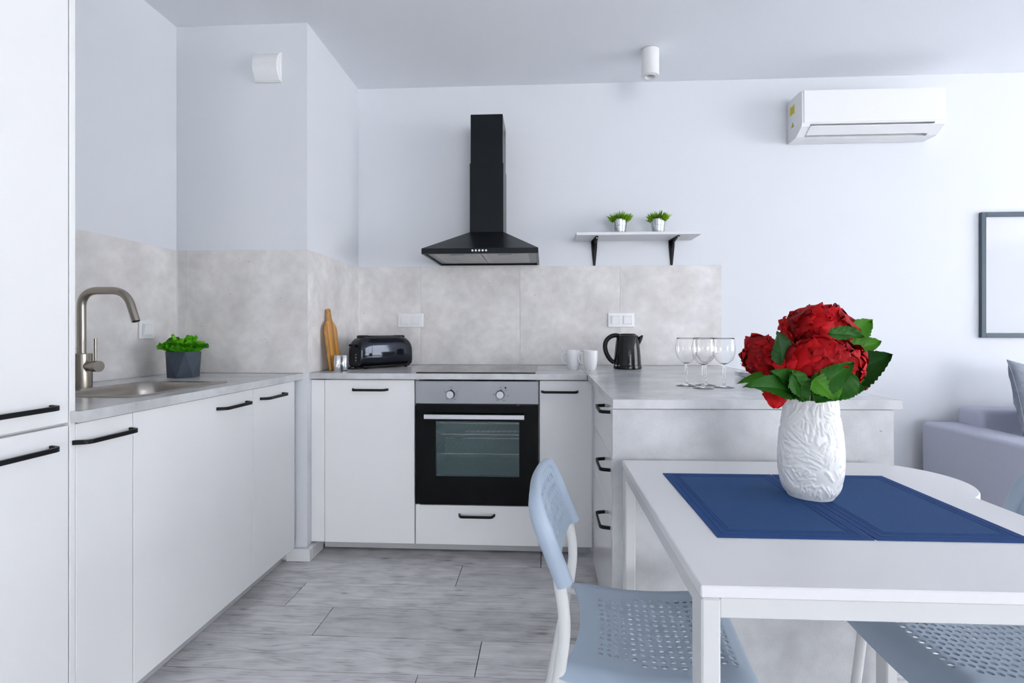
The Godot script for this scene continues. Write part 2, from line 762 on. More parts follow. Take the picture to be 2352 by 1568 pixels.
func bamboo_strips() -> ImageTexture:
	var im := Image.create(256, 256, false, Image.FORMAT_RGB8)
	var n := noise(61, 1.0, 3)
	var tone := [0.80, 0.98, 0.90, 0.74, 0.95, 0.84]
	for y in 256:
		for x in 256:
			var v: float = tone[int(x / 256.0 * 6.0)] + n.get_noise_2d(x * 0.18, y * 0.008) * 0.10
			var c := Color(0.86, 0.62, 0.30) * v
			im.set_pixel(x, y, Color(c.r, c.g, c.b))
	return ImageTexture.create_from_image(im)


# ---------------------------------------------------------------- the room

func room() -> void:
	var t := 0.16
	# floor: a screed with single boards laid on it
	var fl := struct(slabs([[Vector3(LEFT - t, -0.15, BACK - t), Vector3(RIGHT + t, -0.009, REAR + t)]]), "floor", M.screed)
	var pitch := 0.1925
	var starts := {0: -0.02, 1: -0.388, 2: -1.046, 3: -0.845, 4: -0.225, 5: -0.407, -1: -0.7, -2: -0.2, -3: -0.95}
	var meshes := {}
	for row in range(-4, 61):
		var z0 := -2.5925 + row * pitch
		var z1 := minf(z0 + pitch, REAR)
		z0 = maxf(z0, BACK)
		if z1 - z0 < 0.02:
			continue
		var first: float = starts.get(row, fmod(row * 0.47, 1.29) - 0.6)
		var x := first - 1.285 * 2
		while x < RIGHT:
			var a := maxf(x, LEFT)
			var b := minf(x + 1.285, RIGHT)
			if b - a > 0.02:
				var key := "%.3f %.3f" % [b - a, z1 - z0]
				if not meshes.has(key):
					meshes[key] = board(b - a, z1 - z0)
				part(meshes[key], "floorboard", M["board_%d" % rng.randi_range(0, 11)], fl, Vector3((a + b) / 2, 0, (z0 + z1) / 2))
			x += 1.285

	struct(slabs([[Vector3(LEFT - t, TOP, BACK - t), Vector3(RIGHT + t, TOP + 0.2, REAR + t)]]), "ceiling", M.ceiling_paint)
	var wb := struct(slabs([[Vector3(LEFT - t, 0, BACK - t), Vector3(RIGHT + t, TOP, BACK)]]), "wall_back", M.wall_paint)
	var wl := struct(slabs([[Vector3(LEFT - t, 0, BACK), Vector3(LEFT, TOP, REAR + t)]]), "wall_left", M.wall_paint)
	var wp := struct(slabs([[Vector3(LEFT, 0, BACK), Vector3(PILLAR_X, TOP, PILLAR_Z)]]), "wall_pillar", M.wall_paint)

	# the right wall with a wide balcony window, the rear wall with an unseen one added for fill light
	var w0 := -2.0
	var w1 := 2.4
	var wt := 2.55
	struct(slabs([
		[Vector3(RIGHT, 0, BACK), Vector3(RIGHT + t, TOP, w0)], [Vector3(RIGHT, 0, w1), Vector3(RIGHT + t, TOP, REAR + t)],
		[Vector3(RIGHT, wt, w0), Vector3(RIGHT + t, TOP, w1)], [Vector3(RIGHT, -0.01, w0), Vector3(RIGHT + t, 0.06, w1)]]), "wall_right", M.wall_paint)
	var r0 := 0.8
	var r1 := 5.6
	var rb := 0.06
	struct(slabs([
		[Vector3(LEFT, 0, REAR), Vector3(r0, TOP, REAR + t)], [Vector3(r1, 0, REAR), Vector3(RIGHT, TOP, REAR + t)],
		[Vector3(r0, wt, REAR), Vector3(r1, TOP, REAR + t)], [Vector3(r0, -0.01, REAR), Vector3(r1, rb, REAR + t)]]), "wall_front", M.wall_paint)
	glazing("window_1", Vector3(RIGHT + 0.08, 0.06, w0), Vector3(RIGHT + 0.08, wt, w1), 4)
	glazing("added_window_2", Vector3(r0, rb, REAR + 0.08), Vector3(r1, wt, REAR + 0.08), 4)

	# skirting round the pillar and along the walls that show it
	var h := 0.062
	struct(slabs([[Vector3(-1.24, 0.001, PILLAR_Z), Vector3(PILLAR_X + 0.024, h, PILLAR_Z + 0.024)], [Vector3(PILLAR_X, 0.001, -2.553), Vector3(PILLAR_X + 0.024, h, PILLAR_Z)]], 0.003), "baseboard_pillar", M.white_lacquer)
	struct(slabs([[Vector3(1.06, 0.001, BACK), Vector3(RIGHT, h, BACK + 0.016)]], 0.003), "baseboard_back", M.white_lacquer)

	# large cement tiles between worktop and wall paint
	var y0 := DESK + 0.002
	var y1 := 1.496
	var d := 0.005
	var g := 0.0003
	var seams := [PILLAR_X + d, -0.756, -0.152, 0.447, 1.042]
	for k in 4:
		cover(wb, Vector3(seams[k] + g, y0, BACK), Vector3(seams[k + 1] - g, y1, BACK + d), k)
	cover(wl, Vector3(LEFT, y0, PILLAR_Z + d + g), Vector3(LEFT + d, y1, -1.829), 3)
	cover(wl, Vector3(LEFT, y0, -1.8285), Vector3(LEFT + d, y1, -1.26), 5)
	cover(wp, Vector3(LEFT + d, y0, PILLAR_Z), Vector3(-1.7474, y1, PILLAR_Z + d), 4)
	cover(wp, Vector3(-1.7466, y0, PILLAR_Z), Vector3(PILLAR_X, y1, PILLAR_Z + d), 4)
	cover(wp, Vector3(PILLAR_X, y0, BACK + d + g), Vector3(PILLAR_X + d, y1, PILLAR_Z + d), 2)
	# pale joint filler where the tiled faces meet
	part(slabs([[Vector3(PILLAR_X + d, y0, BACK + d), Vector3(PILLAR_X + d + 0.004, y1, BACK + d + 0.004)]]), "joint_filler", M.seam_white, wb)
	part(slabs([[Vector3(LEFT + d, y0, PILLAR_Z + d), Vector3(LEFT + d + 0.003, y1, PILLAR_Z + d + 0.003)]]), "joint_filler", M.seam_white, wp)


func cover(wall: Node3D, a: Vector3, b: Vector3, k: int) -> void:
	var s := (b - a).abs()
	part(box(s.x, s.y, s.z, 0.0008), "cement_tile", M["tile_%d" % k], wall, (a + b) / 2)


func board(w: float, d: float) -> ArrayMesh:
	var st := tool()
	st.set_smooth_group(-1)
	var g := 0.0015
	var hx := w / 2 - g
	var hz := d / 2 - g
	var b := 0.0008
	var p := func(sx: float, sz: float, low: float) -> Vector3:
		return Vector3(sx * (hx - b * (1.0 - low)), -b * low, sz * (hz - b * (1.0 - low)))
	var put := func(v: Vector3) -> void:
		st.set_uv(Vector2((v.x + w / 2) / 1.285, (v.z + d / 2) / 0.1925))
		st.add_vertex(v)
	var four := [[-1.0, -1.0], [1.0, -1.0], [1.0, 1.0], [-1.0, 1.0]]
	var top := []
	var rim := []
	for f in four:
		top.append(p.call(f[0], f[1], 0.0))
		rim.append(p.call(f[0], f[1], 1.0))
	for v in [top[0], top[1], top[2], top[0], top[2], top[3]]:
		put.call(v)
	for k in 4:
		var j := (k + 1) % 4
		for v in [rim[k], rim[j], top[j], rim[k], top[j], top[k]]:
			put.call(v)
		var lo0: Vector3 = rim[k] - Vector3(0, 0.0075, 0)
		var lo1: Vector3 = rim[j] - Vector3(0, 0.0075, 0)
		for v in [lo0, lo1, rim[j], lo0, rim[j], rim[k]]:
			put.call(v)
	return done(st)


# white window of several lights between two corners; one of x or z is the same in both
func glazing(called: String, a: Vector3, b: Vector3, lights: int) -> void:
	var along := Vector3(0, 0, 1) if absf(a.x - b.x) < 0.01 else Vector3(1, 0, 0)
	var across := Vector3(1, 0, 0) if along.z > 0.5 else Vector3(0, 0, 1)
	var span := (b - a).dot(along)
	var high := b.y - a.y
	var o := Node3D.new()
	o.name = called
	add_child(o)
	o.position = a
	o.set_meta("kind", "structure")
	var f := 0.07
	var st := tool()
	var put := func(s0: float, s1: float, y0: float, y1: float, d: float) -> void:
		var c := along * (s0 + s1) / 2 + Vector3.UP * (y0 + y1) / 2
		add_box(st, c, along * (s1 - s0) + Vector3.UP * (y1 - y0) + across * d, 0.004)
	put.call(0.0, f, 0.0, high, 0.07)
	put.call(span - f, span, 0.0, high, 0.07)
	put.call(f, span - f, 0.0, f, 0.07)
	put.call(f, span - f, high - f, high, 0.07)
	for k in range(1, lights):
		put.call(span * k / lights - f * 0.6, span * k / lights + f * 0.6, f, high - f, 0.07)
	part(done(st), "window_frame", M.white_plastic, o)
	for k in lights:
		var s0 := span * k / lights + f * 0.6
		var s1 := span * (k + 1) / lights - f * 0.6
		var c := along * (s0 + s1) / 2 + Vector3.UP * high / 2
		var size := along * (s1 - s0) + Vector3.UP * (high - 2 * f)
		var q := tool()
		q.set_smooth_group(-1)
		quad(q, -size / 2, along * size.dot(along) / 2 - Vector3.UP * size.y / 2, size / 2, -along * size.dot(along) / 2 + Vector3.UP * size.y / 2)
		part(done(q), "pane", M.pane, o, c)


# ---------------------------------------------------------------- cabinets

# a black bar handle whose feet bend back to the door; lies along x, stands out along z
func handle_mesh(len: float, out := 0.034) -> ArrayMesh:
	var key := "handle %.3f" % len
	if not boxes.has(key):
		var st := tool()
		var p := filleted([Vector3(-len / 2, 0, 0), Vector3(-len / 2 + 0.010, 0, out), Vector3(len / 2 - 0.010, 0, out), Vector3(len / 2, 0, 0)], 0.014, 5)
		add_sweep(st, p, PackedVector2Array([Vector2(-0.0035, -0.0055), Vector2(0.0035, -0.0055), Vector2(0.0035, 0.0055), Vector2(-0.0035, 0.0055)]), Vector3.UP, -1)
		boxes[key] = done(st)
	return boxes[key]


# a cabinet whose front looks along local +z; origin at the floor, middle of the front
func cabinet(label: String, where: Vector3, turn: float, wide: float, deep: float, y0: float, y1: float, body_top: float, fronts: Array, front_mat := "white_front", called := "base_cabinet", group := "") -> Node3D:
	var c := thing(called, label, "cabinet", where, turn, group)
	part(slabs([[Vector3(-wide / 2 + 0.001, y0 + 0.002, -deep), Vector3(wide / 2 - 0.001, body_top, -0.021)]]), "body", M.white_body, c)
	for f in fronts:
		# [name, x0, x1, y0, y1, handle x, handle y, handle length]
		var w: float = f[2] - f[1]
		var h: float = f[4] - f[3]
		var d := part(box(w, h, 0.018, 0.0012), f[0], M[front_mat], c, Vector3((f[1] + f[2]) / 2, (f[3] + f[4]) / 2, -0.009))
		if f.size() > 5:
			part(handle_mesh(f[7]), "handle", M.black_metal, d, Vector3(f[5] - (f[1] + f[2]) / 2, f[6] - (f[3] + f[4]) / 2, 0.009))
	return c


func left_run() -> void:
	var px := -1.193
	var q := PI / 2
	var lo := 0.073
	var hi := 0.866
	var gap := 0.0012
	# tall unit by the wall: local x runs towards -z after the quarter turn
	var tall := thing("tall_cabinet", "tall white cabinet with two doors beside the sink worktop", "cabinet", Vector3(px, 0, -0.93), q)
	part(slabs([[Vector3(-0.298, 0.073, -0.58), Vector3(0.298, 2.40, -0.021)]]), "body", M.white_body, tall)
	part(slabs([[Vector3(0.300, 0.005, -0.58), Vector3(0.316, 2.40, 0.0)]], 0.001), "side_panel", M.white_front, tall)
	var up := part(box(0.594, 2.40 - 0.873, 0.018, 0.0012), "door", M.white_front, tall, Vector3(0, (2.40 + 0.873) / 2, -0.009))
	var dn := part(box(0.594, 0.866 - 0.073, 0.018, 0.0012), "door", M.white_front, tall, Vector3(0, (0.866 + 0.073) / 2, -0.009))
	part(handle_mesh(0.20), "handle", M.black_metal, up, Vector3(0.150, 0.918 - (2.40 + 0.873) / 2, 0.009))
	part(handle_mesh(0.20), "handle", M.black_metal, dn, Vector3(0.150, 0.820 - (0.866 + 0.073) / 2, 0.009))

	var bays := [[-1.246, -1.430, "narrow white pull-out cabinet under the worktop, next to the tall cabinet", -1.328], [-1.430, -2.044, "wide white cabinet under the sink with one long door", -1.900], [-2.044, -2.392, "white cabinet under the worktop with its door next to the pillar", -2.184]]
	for k in 3:
		var b: Array = bays[k]
		var w: float = b[0] - b[1]
		var mid: float = (b[0] + b[1]) / 2
		cabinet(b[2], Vector3(px, 0, mid), q, w, 0.56, lo, hi, 0.868 if k != 1 else 0.70, [["door", -w / 2 + gap, w / 2 - gap, lo, hi, mid - b[3], 0.820, 0.178 if k == 0 else 0.182]], "white_front", "base_cabinet")
	struct(slabs([[Vector3(-1.275, 0.002, -2.392), Vector3(-1.257, 0.07, -0.63)]]), "trim_1", M.plinth_grey)

	# worktop with a cut-out for the sink
	var wt := thing("worktop", "grey concrete-look worktop with the steel sink let into it", "worktop", Vector3.ZERO)
	var x0 := LEFT + 0.001
	var x1 := -1.167
	var z0 := -2.420
	var z1 := -1.2475
	var hx0 := -1.585
	var hx1 := -1.268
	var hz0 := -1.965
	var hz1 := -1.520
	var yb := DESK - 0.028
	part(slabs([
		[Vector3(x0, yb, z0), Vector3(hx0, DESK, z1)], [Vector3(hx1, yb, z0), Vector3(x1, DESK, z1)],
		[Vector3(hx0, yb, z0), Vector3(hx1, DESK, hz0)], [Vector3(hx0, yb, hz1), Vector3(hx1, DESK, z1)],
		[Vector3(px + 0.001, yb, z1), Vector3(x1, DESK, -1.231)]]), "slab", M.worktop, wt)

	sink(Vector3(-1.4265, DESK, -1.7425), 0.352, 0.482)
	faucet(Vector3(-1.655, DESK, -1.752))


func ring(mid: Vector3, w: float, d: float, r: float, y: float) -> Array:
	var out := []
	for v in round_rect(w, d, r, 8):
		out.append(mid + Vector3(v.x, y, -v.y))
	return out


func sink(mid: Vector3, w: float, d: float) -> void:
	var s := thing("sink", "rectangular stainless steel sink with rounded bowl set in the worktop", "sink", mid)
	var o := Vector3.ZERO
	var st := tool()
	var inner := [w - 0.05, d - 0.05]
	add_loft(st, [ring(o, w, d, 0.03, 0.0005), ring(o, w - 0.002, d - 0.002, 0.03, 0.0035), ring(o, w - 0.02, d - 0.02, 0.035, 0.0035), ring(o, w - 0.03, d - 0.03, 0.04, 0.0018), ring(o, inner[0], inner[1], 0.07, 0.0010)], false, false)
	part(done(st), "rim", M.steel, s)
	st = tool()
	var rings := []
	for k in [[0.0, 0.0010], [0.004, -0.004], [0.010, -0.03], [0.016, -0.13], [0.026, -0.152], [0.05, -0.160], [0.14, -0.164]]:
		rings.append(ring(o, inner[0] - 2 * k[0], inner[1] - 2 * k[0], maxf(0.07 - k[0] * 0.3, 0.03), k[1]))
	add_loft(st, rings, false, true)
	part(done(st), "bowl", M.steel, s)
	part(lathe([Vector2(0.0, -0.1635), Vector2(0.04, -0.1635), Vector2(0.043, -0.160), Vector2(0.038, -0.159), Vector2(0.036, -0.161), Vector2(0.0, -0.161)], 24), "drain", M.chrome, s)
	part(lathe([Vector2(0.0, 0.0), Vector2(0.013, 0.0), Vector2(0.013, 0.004), Vector2(0.006, 0.006), Vector2(0.0, 0.006)], 16), "overflow_cap", M.chrome, s, Vector3(-0.118, -0.05, 0.19), Vector3(0, 0, 0))


func faucet(p: Vector3) -> void:
	var f := thing("faucet", "brushed steel kitchen tap with tall bent spout behind the sink", "faucet", p)
	part(lathe([Vector2(0.0, 0.0), Vector2(0.0315, 0.0), Vector2(0.0315, 0.121), Vector2(0.029, 0.1235), Vector2(0.0, 0.1235)], 40), "base", M.steel_dark, f)
	var path := filleted([Vector3(0, 0.123, 0), Vector3(0, 0.347, 0), Vector3(0.168, 0.347, 0), Vector3(0.203, 0.238, 0)], 0.062, 12)
	part(tube(path, 0.0135, 24), "spout", M.steel_dark, f)
	part(lathe([Vector2(0.0, 0.0), Vector2(0.0115, 0.0), Vector2(0.0115, 0.002), Vector2(0.0, 0.002)], 20), "aerator", M.black_plastic, f, Vector3(0.2034, 0.2365, 0), Vector3(0, 0, 0.31))
	var arm := part(tube(PackedVector3Array([Vector3(0.024, 0.078, 0.003), Vector3(0.0515, 0.078, 0.008)]), 0.0170, 24), "valve", M.steel_dark, f)
	part(tube(PackedVector3Array([Vector3(0.0535, 0.078, 0.0084), Vector3(0.078, 0.078, 0.013)]), 0.0195, 24), "lever_knob", M.steel_dark, arm)
	part(tube(PackedVector3Array([Vector3(0.061, 0.094, 0.010), Vector3(0.061, 0.176, 0.010)]), 0.0047, 14), "lever", M.steel_dark, arm)


func back_run() -> void:
	var pz := -2.462
	var lo := 0.073
	var hi := 0.866
	var g := 0.0015
	cabinet("white cabinet with one door between the pillar and the oven", Vector3(-0.854, 0, pz), 0.0, 0.446, 0.58, lo, hi, 0.868, [["door", -0.2225, 0.2215, lo, hi, 0.004, 0.820, 0.172], ["filler_strip", -0.291, -0.2245, lo, hi]])
	cabinet("slim white cabinet with one door between the oven and the drawers", Vector3(0.0985, 0, pz), 0.0, 0.251, 0.58, lo, hi, 0.868, [["door", -0.1245, 0.1245, lo, hi, -0.029, 0.815, 0.172]])
	# housing of the oven with a drawer below
	var h := thing("oven_cabinet", "white oven housing with a single drawer under the oven", "cabinet", Vector3(-0.3285, 0, pz))
	part(slabs([[Vector3(-0.299, 0.075, -0.58), Vector3(-0.286, 0.868, -0.021)], [Vector3(0.286, 0.075, -0.58), Vector3(0.299, 0.868, -0.021)], [Vector3(-0.286, 0.075, -0.58), Vector3(0.286, 0.262, -0.021)]]), "body", M.white_body, h)
	var d := part(box(0.597, 0.190, 0.018, 0.0012), "drawer", M.white_front, h, Vector3(0, 0.168, -0.009))
	part(handle_mesh(0.172), "handle", M.black_metal, d, Vector3(0.0, 0.051, 0.009))
	oven(Vector3(-0.3285, 0.266, pz))
	struct(slabs([[Vector3(-1.118, 0.008, -2.575), Vector3(0.226, 0.072, -2.557)]], 0.001), "trim_2", M.plinth_grey)

	var wt := thing("worktop", "grey concrete-look worktop carrying the black hob along the tiled wall", "worktop", Vector3.ZERO)
	part(slabs([[Vector3(PILLAR_X + 0.001, DESK - 0.028, BACK + 0.001), Vector3(0.1992, DESK, -2.441)]], 0.0012), "slab", M.worktop, wt)

	var hob := thing("hob", "flat black glass hob set on the worktop below the hood", "hob", Vector3(-0.335, DESK, -2.705))
	part(box(0.578, 0.005, 0.492, 0.0015), "glass_plate", M.hob_glass, hob, Vector3(0, 0.003, 0))
	for z in [[-0.14, -0.12, 0.09], [0.14, -0.12, 0.075], [-0.14, 0.11, 0.075], [0.14, 0.11, 0.09]]:
		part(lathe([Vector2(z[2] - 0.0015, 0.0056), Vector2(z[2], 0.0058), Vector2(z[2] + 0.0015, 0.0056)], 40), "cooking_zone", M.print_grey, hob, Vector3(z[0], 0, z[1]))


func oven(p: Vector3) -> void:
	var o := thing("oven", "built-in black glass oven with steel control panel", "oven", p)
	var w := 0.594
	var top := 0.598
	# cavity
	part(slabs([
		[Vector3(-0.26, 0.10, -0.46), Vector3(0.26, 0.12, -0.03)], [Vector3(-0.26, 0.44, -0.46), Vector3(0.26, 0.46, -0.03)],
		[Vector3(-0.26, 0.12, -0.46), Vector3(0.26, 0.44, -0.44)], [Vector3(-0.26, 0.12, -0.44), Vector3(-0.24, 0.44, -0.03)], [Vector3(0.24, 0.12, -0.44), Vector3(0.26, 0.44, -0.03)]]), "cavity", M.oven_enamel, o)
	part(slabs([[Vector3(-w / 2, 0.488, -0.02), Vector3(w / 2, top, 0.010)]], 0.002), "control_panel", M.steel_panel, o)
	part(slabs([[Vector3(-w / 2, 0.478, -0.02), Vector3(w / 2, 0.488, 0.0)]]), "vent_slot", M.black_plastic, o)
	# door: black glass round a see-through window
	var wx0 := -0.197
	var wx1 := 0.205
	var wy0 := 0.140
	var wy1 := 0.404
	var door := part(slabs([
		[Vector3(-w / 2, 0.004, -0.02), Vector3(w / 2, wy0, 0.010)], [Vector3(-w / 2, wy1, -0.02), Vector3(w / 2, 0.480, 0.010)],
		[Vector3(-w / 2, wy0, -0.02), Vector3(wx0, wy1, 0.010)], [Vector3(wx1, wy0, -0.02), Vector3(w / 2, wy1, 0.010)]]), "door", M.black_glass, o)
	part(box(wx1 - wx0, wy1 - wy0, 0.001), "pane", M.oven_pane, door, Vector3((wx0 + wx1) / 2, (wy0 + wy1) / 2, 0.0095))
	var bar := part(box(0.478, 0.022, 0.010, 0.002), "handle", M.aluminium, door, Vector3(-0.008, 0.431, 0.045))
	for s in [-1, 1]:
		part(box(0.016, 0.014, 0.032, 0.002), "handle_foot", M.black_plastic, bar, Vector3(0.212 * s, 0, -0.020))
	# wire shelves and a tray
	for y in [0.235, 0.330, 0.385]:
		var st := tool()
		var sq := PackedVector2Array([Vector2(-1, -1), Vector2(1, -1), Vector2(1, 1), Vector2(-1, 1)])
		var bold := PackedVector2Array()
		for v in sq:
			bold.append(v * 0.0022)
		for e in [[Vector3(-0.235, y, -0.05), Vector3(0.235, y, -0.05)], [Vector3(-0.235, y, -0.42), Vector3(0.235, y, -0.42)], [Vector3(-0.235, y, -0.05), Vector3(-0.235, y, -0.42)], [Vector3(0.235, y, -0.05), Vector3(0.235, y, -0.42)]]:
			add_sweep(st, PackedVector3Array(e), bold, Vector3.ZERO, -1)
		if y < 0.34:
			for k in 17:
				var x := -0.215 + k * 0.0269
				add_sweep(st, PackedVector3Array([Vector3(x, y - 0.003, -0.05), Vector3(x, y - 0.003, -0.42)]), PackedVector2Array([Vector2(-0.001, -0.001), Vector2(0.001, -0.001), Vector2(0.001, 0.001), Vector2(-0.001, 0.001)]), Vector3.ZERO, -1)
		part(done(st), "wire_shelf", M.chrome, o)
	part(slabs([[Vector3(-0.12, 0.27, -0.418), Vector3(0.21, 0.283, -0.405)]], 0.003), "tray_edge", M.aluminium, o)
	# knobs with their printed marks
	for k in 2:
		var kx := -0.1255 if k == 0 else 0.1145
		var kn := part(lathe([Vector2(0.0, 0.0), Vector2(0.0205, 0.0), Vector2(0.0205, 0.012), Vector2(0.0195, 0.020), Vector2(0.0, 0.020)], 36), "knob", M.black_plastic, o, Vector3(kx, 0.534, 0.010), Vector3(PI / 2, 0, 0))
		part(lathe([Vector2(0.0, 0.0200), Vector2(0.0178, 0.0200), Vector2(0.0172, 0.0212), Vector2(0.0, 0.0212)], 36), "knob_cap", M.knob_face, kn)
		part(box(0.004, 0.010, 0.005, 0.001), "pointer", M.black_plastic, kn, Vector3(0.004, 0.006, -0.022))
		var marks := [[0.003, 0.034, 0], [-0.027, 0.012, 0], [0.032, 0.012, 0], [-0.017, -0.023, 0], [0.020, -0.023, 1]] if k == 0 else [[0.003, 0.034, 0], [-0.031, 0.001, 1], [0.036, -0.006, 1], [-0.014, -0.027, 1], [0.018, -0.027, 1], [0.028, 0.021, 1]]
		for m in marks:
			if m[2] == 0:
				var st := tool()
				for e in [[Vector3(0, 0.003, 0), Vector3(0.0075, 0.0008, 0.0003)], [Vector3(0, -0.003, 0), Vector3(0.0075, 0.0008, 0.0003)], [Vector3(0.0034, 0, 0), Vector3(0.0008, 0.0065, 0.0003)], [Vector3(-0.0034, 0, 0), Vector3(0.0008, 0.0065, 0.0003)]]:
					add_box(st, e[0], e[1])
				part(done(st), "dial_mark", M.print_dark, o, Vector3(kx + m[0], 0.534 + m[1], 0.0102))
			else:
				part(box(0.0072, 0.0024, 0.0003), "dial_mark", M.print_dark, o, Vector3(kx + m[0], 0.534 + m[1], 0.0102))
	part(lathe([Vector2(0.0, 0.0), Vector2(0.0042, 0.0), Vector2(0.0036, 0.0012), Vector2(0.0, 0.0014)], 16), "pilot_lamp", M.black_plastic, o, Vector3(0.139, 0.5665, 0.010), Vector3(PI / 2, 0, 0))
	part(box(0.016, 0.005, 0.004, 0.001), "hinge_clip", M.white_plastic, o, Vector3(-0.283, 0.003, 0.008))
	for x in [0.195, 0.203]:
		part(box(0.004, 0.004, 0.004, 0.001), "door_catch", M.chrome, o, Vector3(x, 0.483, 0.004))


func peninsula() -> void:
	# drawers look along -x
	var fx := 0.229
	var z0 := -2.452
	var z1 := -1.588
	var w := z1 - z0
	var mid := (z0 + z1) / 2
	var hz := -1.905 - mid
	# local +x becomes +z after the turn of -90 degrees
	cabinet("white gloss cabinet of three drawers under the counter that juts out", Vector3(fx, 0, mid), -PI / 2, w, 0.75, 0.012, 0.866, 0.868, [
		["drawer", -w / 2, w / 2, 0.665, 0.866, hz, 0.818, 0.165], ["drawer", -w / 2, w / 2, 0.460, 0.662, hz, 0.614, 0.165], ["drawer", -w / 2, w / 2, 0.015, 0.457, hz, 0.410, 0.165]], "white_gloss", "drawer_cabinet")
	var ep := thing("end_panel", "grey concrete-look panel closing the counter end behind the dining table", "panel", Vector3.ZERO)
	part(plan(PackedVector2Array([Vector2(0.200, -1.537), Vector2(1.023, -1.565), Vector2(1.023, -1.584), Vector2(0.200, -1.556)]), 0.002, 0.8705, 0.0008), "board", M.end_panel, ep)
	var wt := thing("worktop", "grey concrete-look counter top jutting out from the tiled wall, carrying the glasses", "worktop", Vector3.ZERO)
	part(plan(PackedVector2Array([Vector2(0.2005, -1.533), Vector2(1.046, -1.561), Vector2(1.046, BACK + 0.001), Vector2(0.2005, BACK + 0.001)]), DESK - 0.028, DESK, 0.0012), "slab", M.worktop, wt)


# ---------------------------------------------------------------- hood, shelf

func hood_and_shelf() -> void:
	var h := thing("cooker_hood", "black chimney cooker hood with pyramid body above the hob", "cooker hood", Vector3(-0.336, 1.502, BACK))
	var d := 0.48
	var hw := 0.301
	# lip frame
	part(slabs([[Vector3(-hw, 0.0, d - 0.012), Vector3(hw, 0.028, d)], [Vector3(-hw, 0.0, 0.002), Vector3(-hw + 0.012, 0.028, d - 0.012)], [Vector3(hw - 0.012, 0.0, 0.002), Vector3(hw, 0.028, d - 0.012)], [Vector3(-hw + 0.012, 0.0, 0.002), Vector3(hw - 0.012, 0.028, 0.014)]]), "lip", M.hood_black, h)
	# underside: sloping frame and two grease filters
	var st := tool()
	add_box(st, Vector3(0, 0.012, d / 2 + 0.001), Vector3(hw * 2 - 0.026, 0.004, d - 0.03))
	part(done(st), "underside", M.steel_panel, h)
	for s in [-1, 1]:
		var f := part(box(0.245, 0.006, 0.36, 0.002), "grease_filter", M.filter_mesh, h, Vector3(0.125 * s, 0.0075, d / 2 + 0.02))
		st = tool()
		for k in 16:
			add_box(st, Vector3(-0.105 + k * 0.014, -0.0036, 0), Vector3(0.005, 0.0022, 0.33))
		part(done(st), "filter_ribs", M.filter_mesh, f)
		part(box(0.075, 0.006, 0.016, 0.002), "filter_handle", M.aluminium, f, Vector3(0.0, -0.006, 0.15))
	# pyramid
	st = tool()
	var cw := 0.0945
	var cx := 0.008
	var cd := 0.232
	var lo := [Vector3(-hw, 0.028, 0.002), Vector3(hw, 0.028, 0.002), Vector3(hw, 0.028, d), Vector3(-hw, 0.028, d)]
	var hi := [Vector3(cx - cw, 0.158, 0.002), Vector3(cx + cw, 0.158, 0.002), Vector3(cx + cw, 0.158, cd), Vector3(cx - cw, 0.158, cd)]
	st.set_smooth_group(-1)
	for k in 4:
		var j := (k + 1) % 4
		face(st, [lo[k], lo[j], hi[j], hi[k]], Vector3(0, 0.05, d / 2 - 0.05))
	part(done(st), "canopy", M.hood_black, h)
	part(slabs([[Vector3(cx - cw, 0.157, 0.002), Vector3(cx + cw, 0.545, cd)]], 0.0015), "chimney", M.hood_black, h)
	part(slabs([[Vector3(cx - cw + 0.004, 0.545, 0.002), Vector3(cx + cw - 0.004, 0.820, cd - 0.004)]], 0.0015), "chimney_sleeve", M.hood_black, h)
	st = tool()
	for k in 5:
		add_box(st, Vector3(cx + cw - 0.0035, 0.765 - k * 0.012, 0.09), Vector3(0.0016, 0.004, 0.06))
	part(done(st), "vent_slots", M.steel, h)
	for k in 5:
		part(lathe([Vector2(0.0, 0.0), Vector2(0.0052, 0.0), Vector2(0.0050, 0.004), Vector2(0.0, 0.005)], 16), "push_button", M.white_plastic, h, Vector3(-0.036 + k * 0.0175, 0.0155, d), Vector3(PI / 2, 0, 0))

	var s := thing("wall_shelf", "narrow pale grey shelf board on two brackets above the tiles", "shelf", Vector3(0.5215, 1.6435, BACK))
	part(slabs([[Vector3(-0.3465, 0, 0.001), Vector3(0.3465, 0.016, 0.20)]], 0.001), "board", M.shelf_white, s)
	for x in [-0.2275, 0.2290]:
		var b := part(bracket(), "bracket", M.black_metal, s, Vector3(x, 0, 0.001))
		for p in [Vector3(0, -0.013, 0.014), Vector3(0, -0.009, 0.158)]:
			part(lathe([Vector2(0.0, 0.0), Vector2(0.0035, 0.0), Vector2(0.003, 0.0015), Vector2(0.0, 0.002)], 12), "screw", M.steel, b, p, Vector3(PI / 2, 0, 0))

	plant_bucket(Vector3(0.4305, 1.660, -2.992), "small grass plant in galvanised bucket on the shelf, nearer the hood")
	plant_bucket(Vector3(0.6490, 1.660, -2.992), "small grass plant in galvanised bucket on the shelf, nearer the air conditioner")


